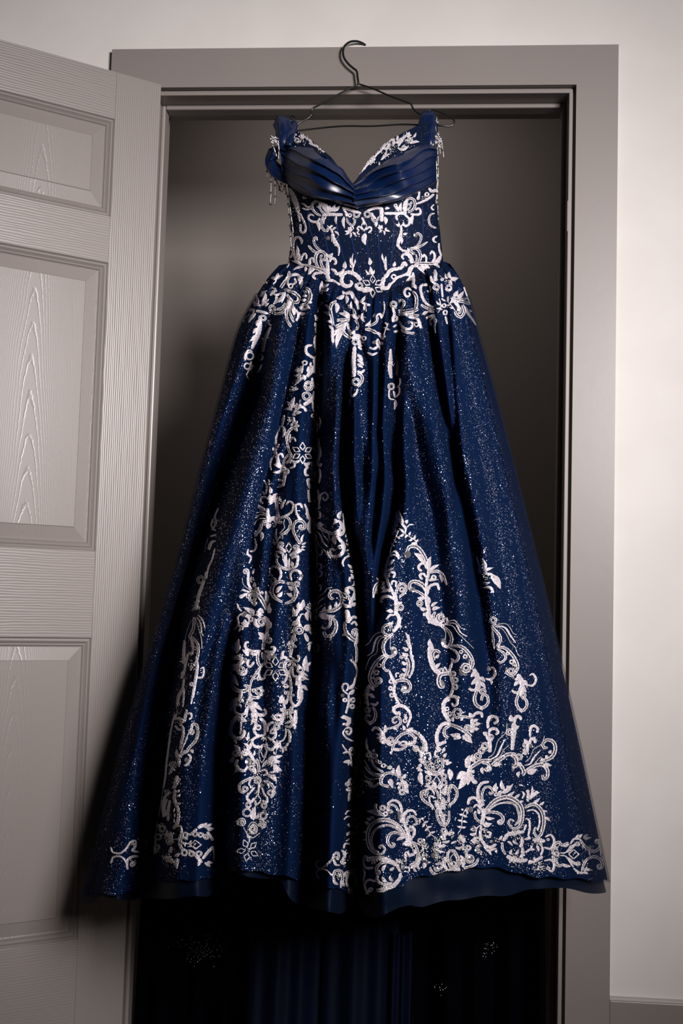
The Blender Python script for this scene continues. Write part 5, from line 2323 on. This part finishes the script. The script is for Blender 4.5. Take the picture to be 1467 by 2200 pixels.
d 30,46,50,46,36:1160,190 1200,170 1150,140 1130,170 1150,70 1240,80 1290,160
o 1310,190 40
o 1310,255 36
l 1370,300 1310,330 50
d 40,56,60,52,36:1370,540 1260,480 1160,510 1130,620 1190,700 1230,660 1190,630
l 1380,560 1260,600 50
l 1467,620 1370,650 60
M 670 1720 6.986
r 40,50,50,46:860,880 800,830 780,940 820,1010 930,1010
g 860,880 34 26
r 60,90,90,70,46:880,860 1000,870 1130,900 1250,950 1320,1070
s 940,900 50 26
b 880,850 1050,840 1200,900 1300,980
b 920,900 1060,880 1200,950 1290,1010
d 46,60,60,46:990,1110 980,1000 1060,930 1160,930 1260,980
g 1000,1080 36 30
l 1060,1060 1110,960 46
l 1160,1050 1220,1000 46
r 46,60,60,52:990,1110 990,1200 1080,1260 1190,1240
r 60,90,85,60:980,1340 1080,1330 1200,1290 1300,1190 1330,1090
l 1110,1230 1060,1140 50
l 1200,1210 1160,1130 46
s 1130,1300 90 40
b 1330,1080 1320,1180 1250,1280 1120,1360 980,1370
r 40,50,46,40:970,1220 860,1190 800,1260 830,1360 900,1360
l 830,1370 830,1430 50
g 890,1340 34 30
r 34,40,34:770,1020 800,1090 780,1200 800,1300
s 1340,930 60 26
l 1320,930 1250,870 46
r 30,30:1380,860 1400,780 1440,770
o 1360,1010 26
r 40,40:1330,1000 1467,1010
M 860 1580 6.668
r 30,60,50:0,100 60,90 130,130 190,90 230,20
r 60,70,70:290,0 350,100 370,230
g 220,190 42 40
s 320,180 60 24
r 60,70,80:290,210 300,290 340,350
o 335,310 30
g 350,240 30 26
r 30,44,44:360,270 410,250 430,320 400,350
l 300,370 255,340 50
l 310,440 250,430 46
l 340,400 270,340 40
d 46,56,60,56,46:340,330 360,440 440,520 530,530 600,450 600,330
s 420,400 50 26
s 540,380 44 22
s 480,460 70 34
r 40,46,40:550,310 500,300 500,240 550,230
l 560,220 495,170 46
l 600,240 625,170 46
l 620,320 660,260 46
l 620,370 690,350 44
l 640,420 740,390 50
l 290,470 225,480 50
l 320,500 240,510 40
l 290,520 320,720 75
l 690,480 710,650 80
M 860 1580 6.668
l 430,540 350,530 50
l 460,560 340,500 40
l 550,540 630,490 50
l 560,550 620,550 40
r 30,30:420,560 510,570 590,550
g 400,610 42 36
g 620,590 40 36
r 46,50,40:370,680 390,730 460,740
g 430,700 40 30
g 620,680 44 34
q 515,670 110,180
l 500,770 450,640 50
l 540,770 600,680 50
d 36,46,50:440,730 520,800 550,910
r 24,30:570,740 575,930
r 36,46,40:490,850 440,770 360,780
d 46,62,60,55:480,1030 380,970 310,900 300,820 380,790
s 360,830 60 30
r 36,42,36:500,900 420,870 420,960 460,1010
l 630,860 670,710 55
d 36,50,50:690,960 680,840 610,830 620,760
d 50,62,62,60:680,1010 770,940 810,840 780,750 720,720 690,790 720,820
b 800,800 790,900 730,970 700,1020
s 700,760 40 16
M 860 1580 6.668
s 590,980 110 60
r 60,90,80:500,930 540,1030 590,1060
r 60,80,60:620,900 610,980 630,1060
d 40,50,50,40:510,1060 530,1180 580,1270 640,1290 690,1210 690,1080
s 610,1150 50 34
r 70,90,50:560,1080 600,1180 630,1270
s 700,1010 26 10
s 460,1050 26 8
r 14,14:640,1290 640,1340
g 620,1370 40 36
l 650,1440 640,1340 50
l 640,1400 590,1470 50
l 690,1440 730,1370 50
s 730,1400 40 20
l 640,1500 600,1430 60
r 36,50,40:600,1530 660,1530 700,1510
r 36,50:720,1550 790,1520
o 595,1450 26
M 860 1580 6.668
r 14,14:240,1190 320,1210 390,1330 440,1420 520,1480
l 270,1200 270,1270 30
l 290,1190 345,1180 30
l 340,1250 310,1320 34
l 350,1240 400,1230 30
l 385,1310 455,1300 30
l 400,1340 350,1370 34
l 430,1400 390,1450 34
l 430,1390 500,1375 32
r 14,14:950,1030 900,1110 880,1200 870,1320 820,1410
l 900,1070 870,1050 30
l 930,1060 960,1130 30
l 895,1130 835,1130 32
l 895,1140 955,1170 32
l 885,1220 815,1210 32
l 885,1230 950,1250 32
l 875,1310 805,1300 32
l 875,1320 935,1310 32
M 860 1580 6.668
s 530,1530 60 26
l 560,1570 480,1540 60
l 600,1600 540,1560 60
l 590,1590 650,1580 50
r 36,50,30:500,1620 560,1660 630,1670
s 500,1650 60 24
r 12,12:520,1670 530,1810
o 475,1720 30
o 510,1750 28
s 540,1750 60 18
s 860,1500 80 40
l 860,1520 850,1420 60
l 900,1550 880,1450 60
r 36,50,36:780,1600 840,1620 900,1580
s 890,1620 60 30
g 970,1610 36 34
s 930,1660 50 20
o 1000,1770 34
g 990,1770 60 50
l 940,1750 940,1680 50
M 860 1580 6.668
d 46,56,60,56,46:740,1640 680,1680 680,1800 740,1890 800,1880 820,1780 780,1680 740,1640
b 750,1700 710,1760 740,1850 780,1900 800,1800 760,1700
g 760,1840 36 30
b 700,1640 660,1740 680,1860 740,1930 810,1920 850,1830 820,1720 770,1640
s 640,1790 40 30
r 50,70,60:640,1740 620,1840 660,1920
r 50,70,60:850,1720 900,1790 890,1890
s 870,1800 46 30
d 46,62,60,50:420,1890 460,1970 560,2000 640,1950
d 40,50,42:480,1880 510,1940 580,1900 590,1830 540,1840 500,1850
o 520,1910 24
r 80,100,90:640,1930 750,1960 850,1910
b 640,1980 760,2000 880,1950 930,1900
d 50,60,60,40:900,1900 1000,1880 1080,1830 1110,1760
s 760,1950 100 40
M 860 1580 6.668
r 50,70,62,50,40:60,1290 40,1170 90,1090 180,1080 230,1150
d 40,50,46,36:90,1260 110,1180 180,1160 230,1220 220,1280 180,1270
r 60,70,62:0,1400 60,1450 140,1500
r 60,70:50,1240 120,1430 160,1510
b 60,1260 120,1400 170,1500
r 46,60,60,46:120,1310 180,1320 200,1390 170,1470
g 150,1340 34 30
l 170,1530 20,1550 75
r 16,20:180,1520 240,1550 280,1570
o 330,1510 26
g 280,1510 36 30
d 50,62,60,52:160,1520 220,1590 250,1700 220,1820 130,1860
r 40,50,50,40:110,1650 120,1720 190,1700 210,1660 170,1640
s 160,1580 40 18
s 340,1580 60 26
s 320,1640 60 26
o 325,1770 30
o 385,1820 24
s 350,1720 60 26
l 340,1820 330,1910 60
b 260,1660 290,1760 260,1850 180,1900 60,1900
r 60,80,50:270,1740 240,1850 150,1900
l 190,1900 235,1960 36
l 240,1870 285,1920 36
l 120,1920 120,1960 30
o 40,1890 26
r 30,36:80,1700 70,1790
M 1000 1660 4.48
r 30,42,40,34:155,330 120,230 120,150 160,100 220,90
o 140,118 12
d 22,30,32,30,24:170,320 155,220 180,150 230,140 260,180 240,210 220,190
l 290,190 290,100 42
l 300,220 340,170 40
l 370,170 340,75 40
l 340,200 450,110 40
g 290,150 18 14
g 405,140 16 14
g 290,210 18 16
s 320,200 24 10
l 400,220 465,180 26
l 470,240 515,205 26
l 520,290 550,275 22
d 34,52,56,52,44,30,20:180,370 280,270 380,235 460,255 530,320 545,420 520,510 460,540 410,490 430,450 460,470
b 200,360 290,285 380,255 450,275 510,330 525,420 500,500
b 210,370 300,310 390,280 460,300 495,370
d 20,26,24:210,370 300,305 400,290 470,310 500,370 510,450 470,510
M 1000 1660 4.48
r 34,42,36,26:20,310 40,250 100,250 145,320
r 20,30,36:70,340 110,310 160,370
o 45,355 24
r 10,10:0,420 20,340
d 30,40,40,34:170,400 230,380 310,390 355,430 350,480 320,490 310,460
g 330,475 22 22
l 190,430 275,440 32
l 160,500 250,490 46
d 26,34,34:90,370 90,430 140,480
l 130,400 110,350 30
r 50,56,50:170,350 170,420 150,500
b 165,340 180,400 160,480
r 12,12:150,500 110,530 90,600
o 75,535 22
l 100,530 40,550 40
l 100,590 35,590 32
l 110,620 40,660 36
r 30,40,42,40:150,510 140,600 170,680 230,720 290,690
o 160,615 15
s 170,560 26 20
r 24,34,30,24:180,600 220,620 240,580 200,570
o 252,662 13
s 300,650 34 18
l 320,650 345,605 22
r 24,32,24:170,690 210,750 290,730
l 230,750 245,795 22
l 290,740 295,775 20
s 100,650 40 30
s 105,710 36 22
o 110,745 22
s 140,770 26 16
l 60,650 100,680 30
M 1000 1660 4.48
r 40,50,50,36:360,660 400,600 470,580 560,570
s 470,590 90 60
b 370,620 440,590 540,580
d 24,30,26:350,670 350,730 380,790
l 400,660 445,705 24
l 450,650 500,690 24
r 34,44,40:540,620 540,680 520,720
r 34,44,40:540,720 550,770 530,820
l 430,790 440,740 28
l 480,790 500,740 28
r 44,60,56,40:390,800 450,830 520,850 590,840
s 460,840 80 70
b 400,830 460,860 540,860
r 18,30,30,24:570,440 610,460 615,530 600,610
r 30,36:600,610 620,640
r 24,30:560,640 610,640
r 20,30,20:560,560 580,500
r 24,34,28:570,770 620,740 660,740
M 1000 1660 4.48
d 28,46,50,46,34,20:565,340 630,305 690,320 740,390 750,480 730,580 690,620 655,570 670,530 690,550
b 580,340 640,320 690,340 725,400 735,480 715,560
r 18,24,24,20:580,370 650,360 700,400 710,480 690,560
l 650,290 710,245 28
l 710,310 750,280 24
l 740,370 780,370 24
l 760,430 805,465 28
l 590,280 590,165 34
l 620,260 635,130 30
l 620,250 710,190 34
g 595,180 16 14
g 680,190 14 14
r 18,24,16:540,180 560,210 540,250
l 510,120 550,130 16
s 600,250 24 10
M 1000 1660 4.48
s 690,660 60 50
r 40,56,40:640,650 700,650 760,660
r 20,30,34,24:760,620 820,600 850,660 820,730 750,720
g 790,645 14 12
r 24,30,26:720,690 740,740 720,800
l 680,700 700,760 26
r 20,26,20:640,700 620,740 600,750
r 30,46,36:640,870 700,830 740,810
s 690,910 60 60
l 640,850 600,880 40
r 20,30,34,24:750,850 820,840 850,890 830,950 790,930
g 790,920 16 14
l 650,840 660,810 20
b 650,930 700,940 760,920
M 1110 1760 4.48
d 26,36,36,26:490,225 430,250 400,220 350,260 340,340
d 26,36,36,26:510,455 440,440 400,450 360,410 340,350
g 380,335 24 20
s 370,280 24 20
s 370,390 24 20
r 16,20,20:410,325 470,320 520,250
r 16,20,20:410,350 470,360 540,460
l 500,240 430,260 26
l 440,440 510,455 26
g 580,240 20 22
r 30,40,34:480,320 530,270 560,240
g 585,430 20 22
r 30,40,34:490,370 530,410 580,440
q 543,338 100,90
s 543,330 12 5
b 400,255 350,300 345,350 370,400 400,430
M 1110 1760 4.48
r 20,30,30:510,240 550,190 600,190
l 560,190 585,145 24
l 600,180 625,145 24
l 640,190 680,145 26
l 650,200 712,178 26
d 20,34,40,34,24:600,190 650,260 720,310 780,290 800,230 770,200 755,220
g 770,215 22 22
b 640,240 680,270 740,260
o 655,295 14
o 630,270 14
s 690,290 34 12
r 18,18:690,310 700,350
r 14,14,8:800,190 830,320 820,400
d 24,34,40,34,24:620,490 660,400 740,360 800,390 820,450 790,480 770,450
g 790,455 22 22
b 650,420 700,370 760,380
r 20,30,30:540,470 590,510 640,520
l 590,500 580,530 26
l 630,510 680,530 26
l 660,490 725,495 26
l 640,500 670,460 22
o 630,405 12
s 630,480 34 12
M 540 60 3.056
r 20,26,24:700,960 740,920 770,880
s 720,940 16 10
g 800,860 14 12
r 22,30,26:760,900 800,850 840,810
f 795,870 16 5
l 850,870 910,830 16
l 860,850 890,800 14
l 840,880 850,920 12
g 880,780 22 12
F 885,780 26 6
r 20,26,20:840,820 890,750 940,730
l 930,780 920,700 18
l 940,760 1000,710 20
l 950,740 960,700 16
g 980,740 14 12
r 20,26,20:960,780 1000,720 1040,700
f 1030,705 18 5
g 1040,740 18 14
l 1040,760 1100,750 18
r 16,24,18:960,790 990,800 1030,780
g 1000,790 16 14
l 1060,720 1080,690 14
s 900,790 60 60
s 1020,740 50 50
s 790,880 30 30
M 540 60 3.056
g 270,715 16 12
r 18,24,20:240,740 260,710 300,700
g 300,740 16 14
f 335,710 14 5
r 18,26,20:320,720 360,720 400,760
l 380,730 420,740 16
r 18,22,16:380,760 430,780 480,820
l 440,780 450,760 12
s 330,730 50 40
s 440,790 30 16
r 16,20,14:250,690 240,720 245,760
M 900 240 3.667
r 12,22,20,16:150,15 135,60 125,110 130,160
s 135,80 12 30
s 140,180 14 20
r 14,20,16:150,300 160,400 150,480
s 150,420 16 40
s 148,500 14 30
"""
def clusters(mo):
    A = np.array(mo.V); bb = []
    for v0, v1, f0, f1 in mo.prims:
        x, y = to_px(A[v0:v1]); bb.append((x.min()-1.5, x.max()+1.5, y.min()-1.5, y.max()+1.5))
    par = list(range(len(bb)))
    def find(i):
        while par[i] != i: i = par[i]
        return i
    for i in range(len(bb)):
        for j in range(i):
            a, c = bb[i], bb[j]
            if a[0] < c[1] and c[0] < a[1] and a[2] < c[3] and c[2] < a[3]: par[find(i)] = find(j)
    G = {}
    for i in range(len(bb)): G.setdefault(find(i), []).append(i)
    for ids in G.values():
        V = []; F = []; M = []
        for i in ids:
            v0, v1, f0, f1 = mo.prims[i]; off = len(V)-v0
            V += mo.V[v0:v1]; F += [tuple(q+off for q in f) for f in mo.F[f0:f1]]; M += mo.M[f0:f1]
        yield V, F, M
for mo in parse_lace(LACE):
    if not mo.F: continue
    par = bodice if mo.c[1] < 600 and mo.nb > mo.ns else skirt
    for V, F, Mi in clusters(mo):
        o = dmesh('lace_motif', V, F, [M_thread, M_bead, M_seq, M_fill], par)
        o.data.polygons.foreach_set('material_index', Mi)

# glitter flakes scattered over the tulle and the bodice mesh
def glitter(n, A, par, seed, lo=0.0004, hi=0.0010):
    rs = np.random.RandomState(seed); nv, nu = A.shape[:2]
    j = rs.randint(0, nu-1, n*3); i = (rs.random_sample(n*3)**0.86*(nv-1)).astype(int)
    # flakes gather in loose vertical drifts
    ph = np.sin(j*0.21+i*0.004)+0.6*np.sin(j*0.067+1+i*0.01)+0.5*np.sin(i*0.11+j*0.5)
    keep = rs.random_sample(n*3) < 0.30+0.22*ph
    j = j[keep][:n]; i = i[keep][:n]; n = len(j)
    a = rs.random_sample((n, 1)); c = rs.random_sample((n, 1))
    p = A[i, j]*(1-a)*(1-c)+A[i+1, j]*a*(1-c)+A[i, j+1]*(1-a)*c+A[i+1, j+1]*a*c
    e1 = A[i, j+1]-A[i, j]; e2 = A[i+1, j]-A[i, j]; nn = np.cross(e1, e2); nn /= np.linalg.norm(nn, axis=1)[:, None]+1e-12
    nn[(nn*(CAM-p)).sum(1) < 0] *= -1
    p = p+nn*0.0012
    nr = nn+rs.normal(0, 0.27, (n, 3)); nr /= np.linalg.norm(nr, axis=1)[:, None]
    t1 = np.cross(nr, [0.3, 0.2, 0.9]); t1 /= np.linalg.norm(t1, axis=1)[:, None]; t2 = np.cross(nr, t1)
    r = (lo+(hi-lo)*rs.random_sample((n, 1))**2.5)
    V = np.stack([p+r*(math.cos(k*math.pi/2.5)*t1+math.sin(k*math.pi/2.5)*t2) for k in range(5)], 1).reshape(-1, 3)
    F = [tuple(range(5*k, 5*k+5)) for k in range(n)]
    o = dmesh('glitter', V, F, M_glit, par, False); o['kind'] = 'stuff'
glitter(52000, P, skirt, 3, 0.0003, 0.0009)
glitter(2600, PB, bodice, 4, 0.0003, 0.0006)

# bead fringes hanging at both shoulders
def string_of_beads(pts, par_name='bead_fringe'):
    C = crom([tuple(at(x, y, d)) for x, y, d in pts], 10); d = np.r_[0, np.cumsum(np.linalg.norm(np.diff(C, axis=0), axis=1))]
    V = []; F = []; Mi = []; k = 0
    for x in np.arange(0, d[-1], 0.0026):
        p = np.array([np.interp(x, d, C[:, q]) for q in range(3)]); r = 0.0016 if k % 9 else 0.0027; b = len(V)
        V += list(IV*r+p); F += [(a+b, c+b, e+b) for a, c, e in IF]; Mi += [3 if (k % 9 == 0) else (1 if k % 3 else 0)]*20; k += 1
    o = dmesh(par_name, V, F, [M_bead, M_seq, M_thread, M_dark]); o.data.polygons.foreach_set('material_index', Mi)
for pts in ([(574, 346, -.05), (573, 360, -.052), (574, 380, -.052)], [(580, 346, -.05), (582, 390, -.055), (581, 440, -.055)], [(589, 375, -.06), (591, 405, -.06), (590, 438, -.06)],
            [(590, 380, -.06), (602, 402, -.06), (614, 386, -.08)], [(592, 385, -.06), (604, 412, -.06), (615, 392, -.08)], [(597, 300, -.11), (599, 320, -.11), (598, 342, -.11)],
            [(583, 295, -.07), (586, 310, -.07), (594, 335, -.09)], [(604, 395, -.08), (616, 420, -.08), (622, 470, -.085), (626, 540, -.09)], [(612, 400, -.08), (622, 440, -.085), (630, 500, -.1)],
            [(938, 290, -.06), (943, 310, -.06), (946, 330, -.06)], [(936, 292, -.06), (940, 330, -.07), (941, 370, -.07), (938, 452, -.07)], [(934, 300, -.07), (937, 350, -.08), (938, 400, -.08), (936, 440, -.08)],
            [(948, 300, -.05), (951, 320, -.05), (953, 337, -.05)], [(940, 440, -.07), (942, 500, -.07), (948, 545, -.08)]):
    string_of_beads(pts)
for cx, cy in ((588, 302), (943, 304)):                      # shoulder rosettes
    V = []; F = []
    for k in range(34):
        p = at(cx+rnd.gauss(0, 5), cy+rnd.gauss(0, 6), -0.085-rnd.random()*.01); b = len(V)
        V += list(IV*rnd.uniform(.0014, .0028)+p); F += [(a+b, c+b, e+b) for a, c, e in IF]
    dmesh('bead_cluster', V, F, M_bead)
# dim lace on the train behind
def train_lace(px0, py0, w, h, n, seed):
    rs = random.Random(seed); V = []; F = []
    for _ in range(n):
        x = px0+rs.gauss(0, .4)*w; y = py0+rs.gauss(0, .4)*h
        P3_ = atv(x, y, 0.015); b = len(V); r = rs.uniform(.0005, .0012)
        V += list(IV*r+np.array(P3_)); F += [(a+b, c+b, e+b) for a, c, e in IF]
    o = dmesh('bead_cluster', V, F, M_thread)
train_lace(430, 2035, 60, 36, 160, 1); train_lace(1050, 2035, 18, 22, 24, 2); train_lace(945, 2120, 18, 14, 10, 3)
